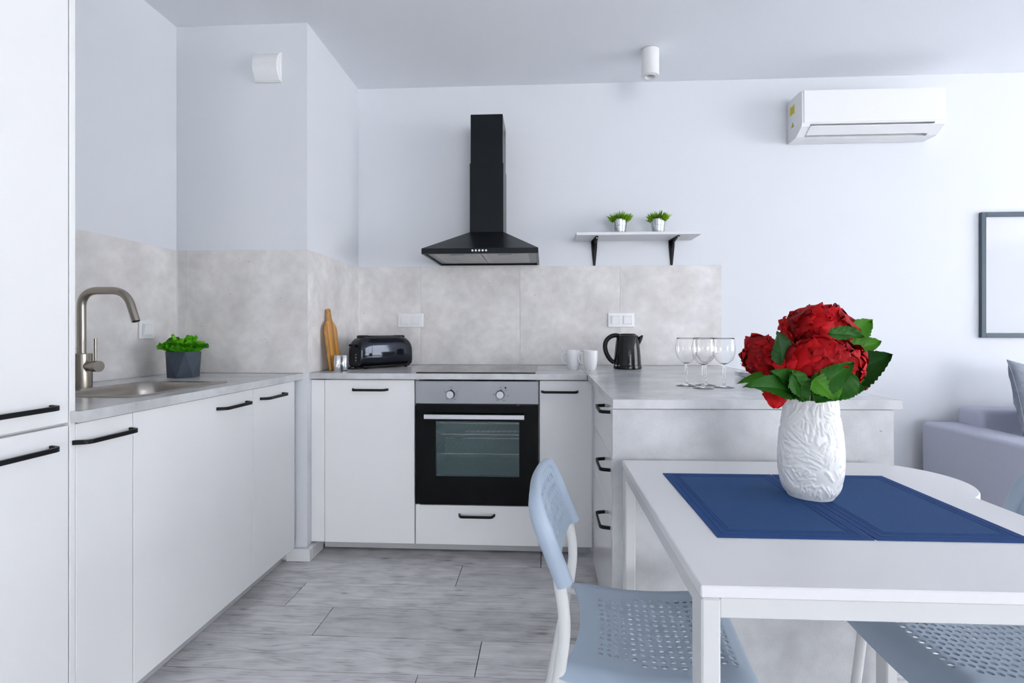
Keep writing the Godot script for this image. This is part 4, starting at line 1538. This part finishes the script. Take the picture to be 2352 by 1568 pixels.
func sofa_corner() -> void:
	var s := thing("sofa", "grey fabric sofa with square arm against the wall under the picture", "sofa", Vector3(2.13, 0, -3.03))
	part(pad(Vector3(0.20, 0.545, 0.93), 0.022), "arm", M.sofa_cloth, s, Vector3(0.10, 0.3225, 0.465))
	part(pad(Vector3(0.20, 0.545, 0.93), 0.022), "arm", M.sofa_cloth, s, Vector3(1.97, 0.3225, 0.465))
	part(pad(Vector3(1.66, 0.26, 0.93), 0.02), "base", M.sofa_cloth, s, Vector3(1.035, 0.18, 0.465))
	for k in 2:
		part(pad(Vector3(0.83, 0.16, 0.72), 0.035), "seat_cushion", M.sofa_cloth, s, Vector3(0.62 + k * 0.832, 0.385, 0.56))
		part(pad(Vector3(0.83, 0.39, 0.17), 0.03), "back_cushion", M.sofa_cloth, s, Vector3(0.60 + k * 0.832, 0.49, 0.088))
	for x in [0.06, 2.01]:
		for z in [0.07, 0.86]:
			part(lathe([Vector2(0.0, 0.0), Vector2(0.018, 0.0), Vector2(0.022, 0.05), Vector2(0.0, 0.05)], 16), "foot", M.black_plastic, s, Vector3(x, 0.002, z))

	# throw pillow leaning in the corner of the sofa
	var c := thing("throw_pillow", "soft blue-grey throw pillow leaning in the sofa corner", "pillow", Vector3(2.545, 0.722, -2.70))
	var cushion := part(pillow_mesh(0.50, 0.42, 0.17), "cushion", M.pillow_cloth, c)
	cushion.rotation = Vector3(-0.30, 0.30, -0.16)
	part(tube(pillow_edge(0.50, 0.42), 0.0035, 6), "piping", M.pillow_cloth, cushion)

	var d := thing("side_table", "round white drum side table between the counter end and the sofa", "side table", Vector3(1.318, 0, -2.045))
	part(lathe([Vector2(0.0, 0.0), Vector2(0.245, 0.0), Vector2(0.252, 0.006), Vector2(0.252, 0.505), Vector2(0.0, 0.505)], 72), "drum", M.white_lacquer, d)
	part(lathe([Vector2(0.0, 0.506), Vector2(0.258, 0.506), Vector2(0.262, 0.510), Vector2(0.262, 0.532), Vector2(0.259, 0.536), Vector2(0.0, 0.536)], 72), "table_top", M.white_lacquer, d)


func pillow_mesh(w: float, h: float, th: float) -> ArrayMesh:
	var st := tool()
	st.set_smooth_group(1)
	var n := 36
	var r := noise(91, 3.2, 3)
	var pt := func(i: int, j: int, s: float) -> Vector3:
		var u := float(i) / n * 2.0 - 1.0
		var v := float(j) / n * 2.0 - 1.0
		var e := pow(maxf(0.0, (1.0 - pow(absf(u), 2.6)) * (1.0 - pow(absf(v), 2.6))), 0.55)
		# edges pulled in between the corners
		var x := u * w / 2 * (1.0 - 0.07 * (1.0 - v * v))
		var y := v * h / 2 * (1.0 - 0.07 * (1.0 - u * u))
		var crease := r.get_noise_3d(u * 0.5, v * 0.5, s) * 0.022 * e
		return Vector3(x, y, s * (th / 2 * e + crease))
	for s in [-1.0, 1.0]:
		for i in n:
			for j in n:
				var a: Vector3 = pt.call(i, j, s)
				var b: Vector3 = pt.call(i + 1, j, s)
				var c: Vector3 = pt.call(i + 1, j + 1, s)
				var d: Vector3 = pt.call(i, j + 1, s)
				if s > 0:
					quad(st, a, b, c, d)
				else:
					quad(st, a, d, c, b)
	return done(st)


func pillow_edge(w: float, h: float) -> PackedVector3Array:
	var p := PackedVector3Array()
	for k in 81:
		var f := k / 20.0
		var side := int(f) % 4
		var t := (f - int(f)) * 2.0 - 1.0
		var u: float = [t, 1.0, -t, -1.0][side]
		var v: float = [-1.0, t, 1.0, -t][side]
		p.append(Vector3(u * w / 2 * (1.0 - 0.07 * (1.0 - v * v)), v * h / 2 * (1.0 - 0.07 * (1.0 - u * u)), 0))
	return p


# ---------------------------------------------------------------- dining table and chairs

func dining() -> void:
	var y := 0.728
	var mid := Vector3(0.597, 0, -1.139)
	var t := thing("dining_table", "white square dining table against the end of the counter", "table", mid, 0.006)
	var s := 0.742
	part(box(s, 0.018, s, 0.002), "table_top", M.white_lacquer, t, Vector3(0, y - 0.009, 0))
	for k in 4:
		var sx := -1 if k % 2 == 0 else 1
		var sz := -1 if k < 2 else 1
		part(box(0.028, y - 0.020, 0.050, 0.003), "leg", M.white_steel, t, Vector3(sx * (s / 2 - 0.0155), (y - 0.020) / 2 + 0.001, sz * (s / 2 - 0.027)))
		part(box(0.034, 0.012, 0.056, 0.002), "foot", M.white_plastic, t, Vector3(sx * (s / 2 - 0.0155), 0.007, sz * (s / 2 - 0.027)))
	for e in [-1, 1]:
		part(box(s - 0.0588, 0.030, 0.016, 0.001), "apron", M.white_steel, t, Vector3(0, y - 0.0335, e * (s / 2 - 0.012)))
		part(box(0.016, 0.030, s - 0.1038, 0.001), "apron", M.white_steel, t, Vector3(e * (s / 2 - 0.012), y - 0.0335, 0))

	placemat(Vector3(0.448, y, -1.157), 0.006, "dark blue woven placemat at the chair by the drawers")
	placemat(Vector3(0.728, y, -1.159), 0.006, "dark blue woven placemat at the chair by the side table")
	vase(Vector3(0.600, y + 0.003, -1.196))

	var c := chair("light blue perforated plastic chair standing at the drawer side of the table")
	c.position = Vector3(0.222, 0, -1.140)
	c.rotation.y = -0.10
	copy(c, "light blue perforated plastic chair standing at the side table side of the table", Vector3(0.945, 0, -1.145), PI)


func placemat(p: Vector3, turn: float, label: String) -> void:
	var w := 0.277
	var d := 0.420
	var m := thing("placemat", label, "placemat", p, turn, "placemats on the dining table")
	part(box(w, 0.002, d, 0.0006), "cloth", M.mat_blue_edge, m, Vector3(0, 0.001, 0))
	# sewn bands: a raised field inside two ridges
	part(box(w - 0.066, 0.0008, d - 0.066, 0.0003), "field", M.mat_blue, m, Vector3(0, 0.0024, 0))
	for r in [[0.016, 0.0030], [0.028, 0.0022]]:
		var a: float = w / 2 - r[0]
		var b: float = d / 2 - r[0]
		var k: float = r[1] / 2
		part(slabs([[Vector3(-a, 0.002, -b - k), Vector3(a, 0.0027, -b + k)], [Vector3(-a, 0.002, b - k), Vector3(a, 0.0027, b + k)], [Vector3(-a - k, 0.002, -b), Vector3(-a + k, 0.0027, b)], [Vector3(a - k, 0.002, -b), Vector3(a + k, 0.0027, b)]]), "stitched_band", M.mat_blue, m)


func vase(p: Vector3) -> void:
	var t := thing("vase", "white ceramic vase with embossed strokes on the placemats", "vase", p)
	var w := 512
	var h := 256
	var relief := PackedFloat32Array()
	relief.resize(w * h)
	var r := RandomNumberGenerator.new()
	r.seed = 21
	# brush strokes laid in patches, each patch with its own lean
	for k in 700:
		var cx := r.randf() * w
		var cy := r.randf() * h
		var patch := sin(floorf(cx / 47.0) * 12.9 + floorf(cy / 38.0) * 78.2) * 43758.5
		var lean := (patch - floorf(patch)) * PI + r.randf_range(-0.25, 0.25)
		var len := r.randf_range(6, 13)
		var wid := r.randf_range(2.0, 3.2)
		var up := 1.0
		var bend := r.randf_range(-0.012, 0.012)
		var reach := int(len + 6)
		for dx in range(-reach, reach + 1):
			for dy in range(-reach, reach + 1):
				var a := dx * cos(lean) + dy * sin(lean)
				var b := -dx * sin(lean) + dy * cos(lean) + bend * a * a
				var d := pow(maxf(absf(a) - len, 0.0), 2.0) + b * b
				var v := exp(-d / (2.0 * wid * wid))
				if v > 0.05:
					var x := posmod(int(cx) + dx, w)
					var yy := int(cy) + dy
					if yy >= 0 and yy < h:
						relief[yy * w + x] = maxf(relief[yy * w + x], v * up)
	var prof := func(f: float) -> float:
		# radius over height 0..1
		var pts := [0.0, 0.046, 0.03, 0.052, 0.10, 0.0605, 0.28, 0.0675, 0.45, 0.0680, 0.65, 0.0645, 0.85, 0.0580, 1.0, 0.0545]
		for k in range(0, pts.size() - 2, 2):
			if f <= pts[k + 2]:
				var u: float = (f - pts[k]) / (pts[k + 2] - pts[k])
				return lerpf(pts[k + 1], pts[k + 3], u)
		return 0.0545
	var nu := 288
	var nv := 150
	var high := 0.219
	var st := tool()
	st.set_smooth_group(1)
	var grid := []
	for j in nv + 1:
		var f := float(j) / nv
		var row := []
		var rad := 0.0
		for q in [-0.03, -0.015, 0.0, 0.015, 0.03]:
			rad += prof.call(clampf(f + q, 0.0, 1.0)) / 5.0
		for i in nu:
			var a := TAU * i / nu
			var gx := int(float(i) / nu * w) % w
			var gy := mini(int(f * h), h - 1)
			var fade := minf(1.0, minf(f * 14.0, (1.0 - f) * 20.0))
			var square := 1.0 + 0.022 * cos(4.0 * a + 0.6)
			var rr := rad * square + (relief[gy * w + gx] - 0.5) * 0.0021 * fade
			row.append(Vector3(cos(a) * rr, f * high, sin(a) * rr))
		grid.append(row)
	for j in nv:
		for i in nu:
			var k := (i + 1) % nu
			quad(st, grid[j][i], grid[j + 1][i], grid[j + 1][k], grid[j][k])
	# lip, inside and bottom
	var inner := []
	var deep := []
	for i in nu:
		var v: Vector3 = grid[nv][i]
		inner.append(Vector3(v.x * 0.93, high - 0.001, v.z * 0.93))
		deep.append(Vector3(v.x * 0.93, high - 0.16, v.z * 0.93))
	for i in nu:
		var k := (i + 1) % nu
		st.set_smooth_group(2)
		quad(st, grid[nv][i], inner[i], inner[k], grid[nv][k])
		st.set_smooth_group(3)
		quad(st, inner[i], deep[i], deep[k], inner[k])
		st.set_smooth_group(4)
		tri(st, Vector3.ZERO, grid[0][i], grid[0][k])
		tri(st, Vector3(0, high - 0.16, 0), deep[k], deep[i])
	part(done(st), "body", M.vase_glaze, t)


# a sheet with round holes: skin(a, b) gives its middle surface
func sheet(na: int, nb: int, pa: float, pb: float, skin: Callable, hole: Callable, r: float, th: float) -> ArrayMesh:
	var st := tool()
	var e := 0.0015
	var both := func(a: float, b: float) -> Array:
		var p: Vector3 = skin.call(a, b)
		var da: Vector3 = skin.call(a + e, b) - skin.call(a - e, b)
		var db: Vector3 = skin.call(a, b + e) - skin.call(a, b - e)
		var n := db.cross(da).normalized()
		return [p + n * th / 2, p - n * th / 2]
	var seg := 12
	for i in na:
		for j in nb:
			var a0 := i * pa
			var b0 := j * pb
			var mid := Vector2(a0 + pa / 2, b0 + pb / 2)
			if hole.call(i, j):
				var ins := []
				var outs := []
				for k in seg:
					var t := TAU * (k + 0.5) / seg
					var d := Vector2(cos(t), sin(t))
					ins.append(both.call(mid.x + d.x * r, mid.y + d.y * r))
					var q := minf(pa / 2 / maxf(absf(d.x), 1e-6), pb / 2 / maxf(absf(d.y), 1e-6))
					outs.append(both.call(mid.x + d.x * q, mid.y + d.y * q))
				# square corners between the spokes
				var cor := []
				for c in [[1, 1], [-1, 1], [-1, -1], [1, -1]]:
					cor.append(both.call(mid.x + c[0] * pa / 2, mid.y + c[1] * pb / 2))
				for k in seg:
					var l := (k + 1) % seg
					st.set_smooth_group(1)
					quad(st, ins[k][0], ins[l][0], outs[l][0], outs[k][0])
					st.set_smooth_group(2)
					quad(st, ins[k][1], outs[k][1], outs[l][1], ins[l][1])
					st.set_smooth_group(3)
					quad(st, ins[k][0], ins[k][1], ins[l][1], ins[l][0])
					if k % 3 == 1:
						var c: Array = cor[(k / 3) % 4]
						st.set_smooth_group(1)
						tri(st, outs[k][0], outs[l][0], c[0])
						st.set_smooth_group(2)
						tri(st, outs[k][1], c[1], outs[l][1])
			else:
				var p00: Array = both.call(a0, b0)
				var p10: Array = both.call(a0 + pa, b0)
				var p11: Array = both.call(a0 + pa, b0 + pb)
				var p01: Array = both.call(a0, b0 + pb)
				st.set_smooth_group(1)
				quad(st, p00[0], p01[0], p11[0], p10[0])
				st.set_smooth_group(2)
				quad(st, p00[1], p10[1], p11[1], p01[1])
	# rim
	st.set_smooth_group(4)
	for i in na:
		for side in [0.0, nb * pb]:
			var p: Array = both.call(i * pa, side)
			var q: Array = both.call((i + 1) * pa, side)
			if side > 0.0:
				quad(st, p[0], p[1], q[1], q[0])
			else:
				quad(st, p[0], q[0], q[1], p[1])
	for j in nb:
		for end in [0.0, na * pa]:
			var p: Array = both.call(end, j * pb)
			var q: Array = both.call(end, (j + 1) * pb)
			if end > 0.0:
				quad(st, p[0], q[0], q[1], p[1])
			else:
				quad(st, p[0], p[1], q[1], q[0])
	return done(st)


# local x: forward (from the backrest to the seat front), z: across
func chair(label: String) -> Node3D:
	var c := thing("dining_chair", label, "chair", Vector3.ZERO, 0.0, "chairs at the dining table")
	var na := 22
	var nb := 20
	var pitch := 0.0192
	var whole := na * pitch
	var width := nb * pitch
	var seat := func(a: float, b: float) -> Vector3:
		var v := (b - width / 2) / (width / 2)
		var s := a / whole
		# rounded plan corners and a hollowed rear edge
		var rear := pow(clampf(1.0 - a / 0.05, 0.0, 1.0), 2.0)
		var front := pow(clampf((a - whole + 0.05) / 0.05, 0.0, 1.0), 2.0)
		var z := v * 0.190 * (1.0 - 0.10 * front - 0.03 * rear)
		var flat := 0.325
		var x := a
		var y := 0.0
		if a > flat:
			var t := (a - flat) / 0.062
			x = flat + 0.062 * sin(minf(t, 1.45))
			y = -0.062 * (1.0 - cos(minf(t, 1.45)))
			if t > 1.45:
				y -= (t - 1.45) * 0.062
		x += 0.034 * (1.0 - v * v) * pow(maxf(1.0 - s * 2.2, 0.0), 2.0)
		y += 0.008 * v * v - 0.012 * sin(PI * minf(a / flat, 1.0)) - 0.016 * pow(maxf(absf(v) - 0.86, 0.0) / 0.14, 2.0)
		return Vector3(-0.178 + x, 0.452 + y, z)
	var seat_hole := func(i: int, j: int) -> bool:
		if i < 3 or i > 17:
			return false
		var m := 4
		if i >= 8 and i <= 15:
			m = 3
		return j >= m and j < nb - m
	part(sheet(na, nb, pitch, pitch, seat, seat_hole, 0.0066, 0.0045), "seat", M.chair_plastic, c)

	# backrest: a bent perforated panel, its rim rolled round the tubes
	var high := 0.163
	var wide := 0.345
	var pa := high / 7.0
	var pb := wide / 16.0
	var back := func(a: float, b: float) -> Vector3:
		var v := (b - wide / 2) / (wide / 2)
		var up := a
		var k := 1.0 - 0.02 * pow(up / high, 2.0)
		var round_top := 0.030 * pow(absf(v), 6.0) * (up / high)
		return Vector3(-0.170 - up * 0.33 - 0.016 * (1.0 - v * v), 0.618 + up - round_top, v * wide / 2 * k)
	var back_hole := func(i: int, j: int) -> bool:
		return i >= 1 and i <= 5 and j >= 2 and j < 14
	var bk := part(sheet(7, 16, pa, pb, back, back_hole, 0.0068, 0.005), "backrest", M.chair_plastic, c)
	var roll := []
	for k in 9:
		roll.append(back.call(high * k / 8.0 * 0.93 - 0.004, 0.0) + Vector3(0, 0, 0.006))
	for k in range(1, 18):
		roll.append(back.call(high, wide * k / 18.0) + Vector3(0, -0.004, 0))
	for k in range(8, -1, -1):
		roll.append(back.call(high * k / 8.0 * 0.93 - 0.004, wide) - Vector3(0, 0, 0.006))
	var sizes := []
	for k in roll.size():
		var f := absf(k / (roll.size() - 1.0) * 2.0 - 1.0)
		sizes.append(lerpf(0.62, 1.0, smoothstep(0.30, 0.62, f)))
	part(tube(PackedVector3Array(roll), 0.0175, 14, sizes), "rim", M.chair_plastic, bk)

	# steel tube frame
	for s in [-1.0, 1.0]:
		var rear := filleted([Vector3(-0.186, 0.66, s * 0.163), Vector3(-0.166, 0.540, s * 0.168), Vector3(-0.176, 0.46, s * 0.172), Vector3(-0.262, 0.012, s * 0.196)], 0.06, 6)
		part(tube(rear, 0.0118, 14), "leg", M.white_steel, c)
		var fore := filleted([Vector3(-0.182, 0.438, s * 0.172), Vector3(0.110, 0.430, s * 0.150), Vector3(0.165, 0.425, s * 0.150), Vector3(0.198, 0.012, s * 0.178)], 0.045, 6)
		part(tube(fore, 0.0110, 14), "leg", M.white_steel, c)
		for x in [[-0.2625, 0.196], [0.1985, 0.178]]:
			part(lathe([Vector2(0.0, 0.0), Vector2(0.0125, 0.0), Vector2(0.0135, 0.014), Vector2(0.0, 0.014)], 14), "foot_cap", M.white_plastic, c, Vector3(x[0], 0.001, s * x[1]))
	part(tube(PackedVector3Array([Vector3(0.10, 0.428, -0.150), Vector3(0.10, 0.428, 0.150)]), 0.009, 12), "cross_bar", M.white_steel, c)
	return c


# ---------------------------------------------------------------- flowers

func bouquet() -> void:
	var root := Vector3(0.600, 0.95, -1.196)
	var b := thing("flower_bouquet", "bouquet of red hydrangeas with green leaves standing in the vase", "flowers", root)
	var floret := []
	for k in 4:
		floret.append(floret_mesh(k))
	# heads: middle, half sizes, number of florets, way they face
	var heads := [
		[at(1876, 756, 1.15), Vector3(0.074, 0.055, 0.066), 46],
		[at(1886, 828, 1.09), Vector3(0.092, 0.044, 0.056), 50],
		[at(1748, 820, 1.15), Vector3(0.033, 0.046, 0.046), 24]]
	for h in heads:
		var c: Vector3 = h[0] - root
		var head := part(soft_box(h[1] * 1.35, 2.2, 20, 12), "flower_head", M.petal_3, b, c)
		var n: int = h[2]
		for k in n:
			var y := 1.0 - (k + 0.5) / n * 1.62
			var rr := sqrt(maxf(0.0, 1.0 - y * y))
			var a := k * 2.39996 + rng.randf_range(-0.15, 0.15)
			var d := Vector3(cos(a) * rr, y, sin(a) * rr)
			var o := part(floret[rng.randi_range(0, 3)], "floret", M["petal_%d" % [0, 1, 2, 0, 1, 3][rng.randi_range(0, 5)]], head)
			var up := (d + Vector3(rng.randf_range(-0.25, 0.25), rng.randf_range(-0.15, 0.25), rng.randf_range(-0.25, 0.25))).normalized()
			var x := up.cross(Vector3(cos(k * 1.3), 0.3, sin(k * 1.3))).normalized()
			var size := rng.randf_range(0.85, 1.2)
			o.transform = Transform3D(Basis(x, up, x.cross(up)) * size, d * h[1] * rng.randf_range(0.80, 0.98))
	# fallen and low florets seen under the leaves
	for f in [[1781, 906, 1.10, 1.0], [1968, 884, 1.12, 0.5], [1986, 884, 1.14, 0.4]]:
		var o := part(floret[1], "floret", M.petal_0, b)
		o.transform = Transform3D(Basis(Vector3(1, 0, 0), Vector3(0, 0.25, 1).normalized(), Vector3(0, -1, 0.25).normalized()).orthonormalized() * f[3], at(f[0], f[1], f[2]) - root)

	# leaves: stalk pixel, tip pixel, depths, half width (m), fold, droop, material
	var leaves := [
		[1912, 800, 1.20, 2001, 737, 1.22, 0.036, 0.010, -0.006, 1],
		[1915, 880, 1.17, 2052, 814, 1.10, 0.044, 0.014, 0.018, 2],
		[1935, 812, 1.20, 2023, 786, 1.19, 0.024, 0.008, 0.010, 1],
		[1868, 868, 1.05, 1918, 922, 1.03, 0.036, 0.012, 0.008, 1],
		[1850, 912, 1.08, 1766, 852, 1.06, 0.030, 0.010, 0.012, 0],
		[1826, 905, 1.08, 1704, 890, 1.07, 0.026, 0.012, 0.030, 0],
		[1800, 872, 1.14, 1692, 882, 1.15, 0.016, 0.008, 0.030, 1],
		[1794, 838, 1.08, 1783, 760, 1.08, 0.025, 0.006, 0.010, 2],
		[1905, 905, 1.09, 1962, 838, 1.06, 0.036, 0.012, 0.004, 0],
		[1862, 902, 1.06, 1962, 832, 1.03, 0.026, 0.010, 0.012, 0],
		[1900, 768, 1.06, 1982, 776, 1.05, 0.017, 0.008, 0.012, 0],
		[1850, 910, 1.09, 1812, 850, 1.05, 0.022, 0.008, 0.006, 1],
		[1888, 905, 1.10, 1990, 880, 1.12, 0.026, 0.010, 0.006, 0],
		[1842, 905, 1.20, 1790, 850, 1.24, 0.034, 0.010, 0.006, 2],
		[1885, 905, 1.20, 1930, 850, 1.26, 0.036, 0.010, 0.006, 2],
		[1898, 866, 1.055, 1872, 924, 1.06, 0.030, 0.010, 0.008, 0],
		[1946, 850, 1.05, 1906, 920, 1.05, 0.032, 0.010, 0.008, 0],
		[1812, 858, 1.05, 1846, 920, 1.06, 0.028, 0.010, 0.008, 0]]
	for l in leaves:
		var p0 := at(l[0], l[1], l[2]) - root
		var p1 := at(l[3], l[4], l[5]) - root
		part(leaf_mesh(p0, p1, l[6], l[7], l[8]), "leaf", M["leaf_%d" % l[9]], b)
	for s in [[1852, 900, 1.15, 1872, 790, 1.15], [1868, 905, 1.13, 1886, 850, 1.10], [1848, 905, 1.16, 1762, 838, 1.15]]:
		var top := at(s[3], s[4], s[5]) - root
		var low := Vector3((s[0] - 1862.0) * 0.0006, -0.10, 0.0)
		part(tube(smooth_path([low, Vector3(low.x, 0.0, 0.0), top.lerp(Vector3(low.x, 0.0, 0.0), 0.4) + Vector3(0, 0.01, 0), top]), 0.0035, 8), "stalk", M.leaf_0, b)


# four broad rounded petals round a small eye; looks along +y
func floret_mesh(s: int) -> ArrayMesh:
	var st := tool()
	st.set_smooth_group(1)
	var nu := 6
	var nv := 8
	var eye := Color(0.75, 0.70, 0.16).lerp(Color(0.9, 0.18, 0.08), [0.75, 0.35, 0.95, 0.0][s])
	for p in 4:
		var spin := Basis(Vector3.UP, PI / 2 * p + 0.12 * sin(s * 3.0 + p))
		var len := 0.0262 + 0.003 * sin(s * 2.0 + p * 1.9)
		var wid := 0.0185
		var lift := 0.06 + 0.16 * sin(s * 1.7 + p * 2.3)
		var pt := func(i: int, j: int) -> Vector3:
			var u := float(i) / nu
			var v := float(j) / nv * 2.0 - 1.0
			var half := wid * (0.10 + 0.92 * pow(maxf(sin(PI * pow(0.02 + 0.97 * u, 0.85)), 0.0), 0.55))
			var x := len * u
			var y := x * lift + 0.0040 * sin(v * 4.2 + s * 1.3 + p * 2.1) * u * u + 0.0022 * sin(v * 9.0 + s + p) * u * u * u - 0.0055 * u * u * u - 0.003 * v * v * u
			return spin * Vector3(x, y, v * half)
		for i in nu:
			for j in nv:
				for q in [[i, j], [i + 1, j], [i + 1, j + 1], [i, j], [i + 1, j + 1], [i, j + 1]]:
					var u := float(q[0]) / nu
					var k := clampf(1.0 - u * 2.2, 0.0, 1.0)
					st.set_color(Color.WHITE.lerp(Color(eye.r * 1.05, eye.g * 9.0, eye.b * 1.2), k * (1.0 if s in [1, 3] else 0.4)))
					st.add_vertex(pt.call(q[0], q[1]))
	st.set_color(Color(0.55, 0.8, 1.0))
	st.set_smooth_group(2)
	for k in 8:
		var a := TAU * k / 8
		var c := TAU * (k + 1) / 8
		tri(st, Vector3(0, 0.0045, 0), Vector3(cos(c) * 0.0022, 0.0015, sin(c) * 0.0022), Vector3(cos(a) * 0.0022, 0.0015, sin(a) * 0.0022))
	return done(st)


# a pointed toothed leaf between two points, folded along its midrib
func leaf_mesh(p0: Vector3, p1: Vector3, half: float, fold: float, droop: float) -> ArrayMesh:
	var st := tool()
	var dir := (p1 - p0)
	var len := dir.length()
	var x := dir.normalized()
	# the blade faces the viewer and up
	var want := Vector3(0.1, 0.55, 1.0).normalized()
	var side := want.cross(x).normalized()
	var up := x.cross(side).normalized()
	var nu := 26
	var nv := 8
	var pt := func(i: int, j: int) -> Vector3:
		var u := float(i) / nu
		var v := float(j) / nv * 2.0 - 1.0
		var w := half * pow(sin(PI * pow(u, 0.72)), 0.75) * (1.0 - 0.12 * u)
		if absf(v) > 0.99:
			w *= 1.0 + (0.07 if i % 2 == 0 else -0.03)
		var vein := 0.0016 * sin(u * 34.0 - absf(v) * 9.0) * absf(v)
		var lift := absf(v) * fold + vein + 0.004 * sin(u * 7.0 + v * 3.0) * absf(v)
		return p0 + x * (len * u) + side * (v * w) + up * (lift + droop * 4.0 * u * (1.0 - u) * 0.6)
	for i in nu:
		for j in nv:
			st.set_smooth_group(1 if j < nv / 2 else 2)
			for q in [[i, j], [i + 1, j], [i + 1, j + 1], [i, j], [i + 1, j + 1], [i, j + 1]]:
				var u := float(q[0]) / nu
				var v := absf(float(q[1]) / nv * 2.0 - 1.0)
				var rib := clampf(1.0 - v * 7.0, 0.0, 1.0)
				var vein := pow(0.5 + 0.5 * sin(u * 34.0 - v * 9.0), 6.0) * 0.25
				st.set_color(Color(0.80, 0.82, 0.80).lerp(Color(1.0, 1.0, 0.95), maxf(rib, vein * 2.0)))
				st.add_vertex(pt.call(q[0], q[1]))
	return done(st)
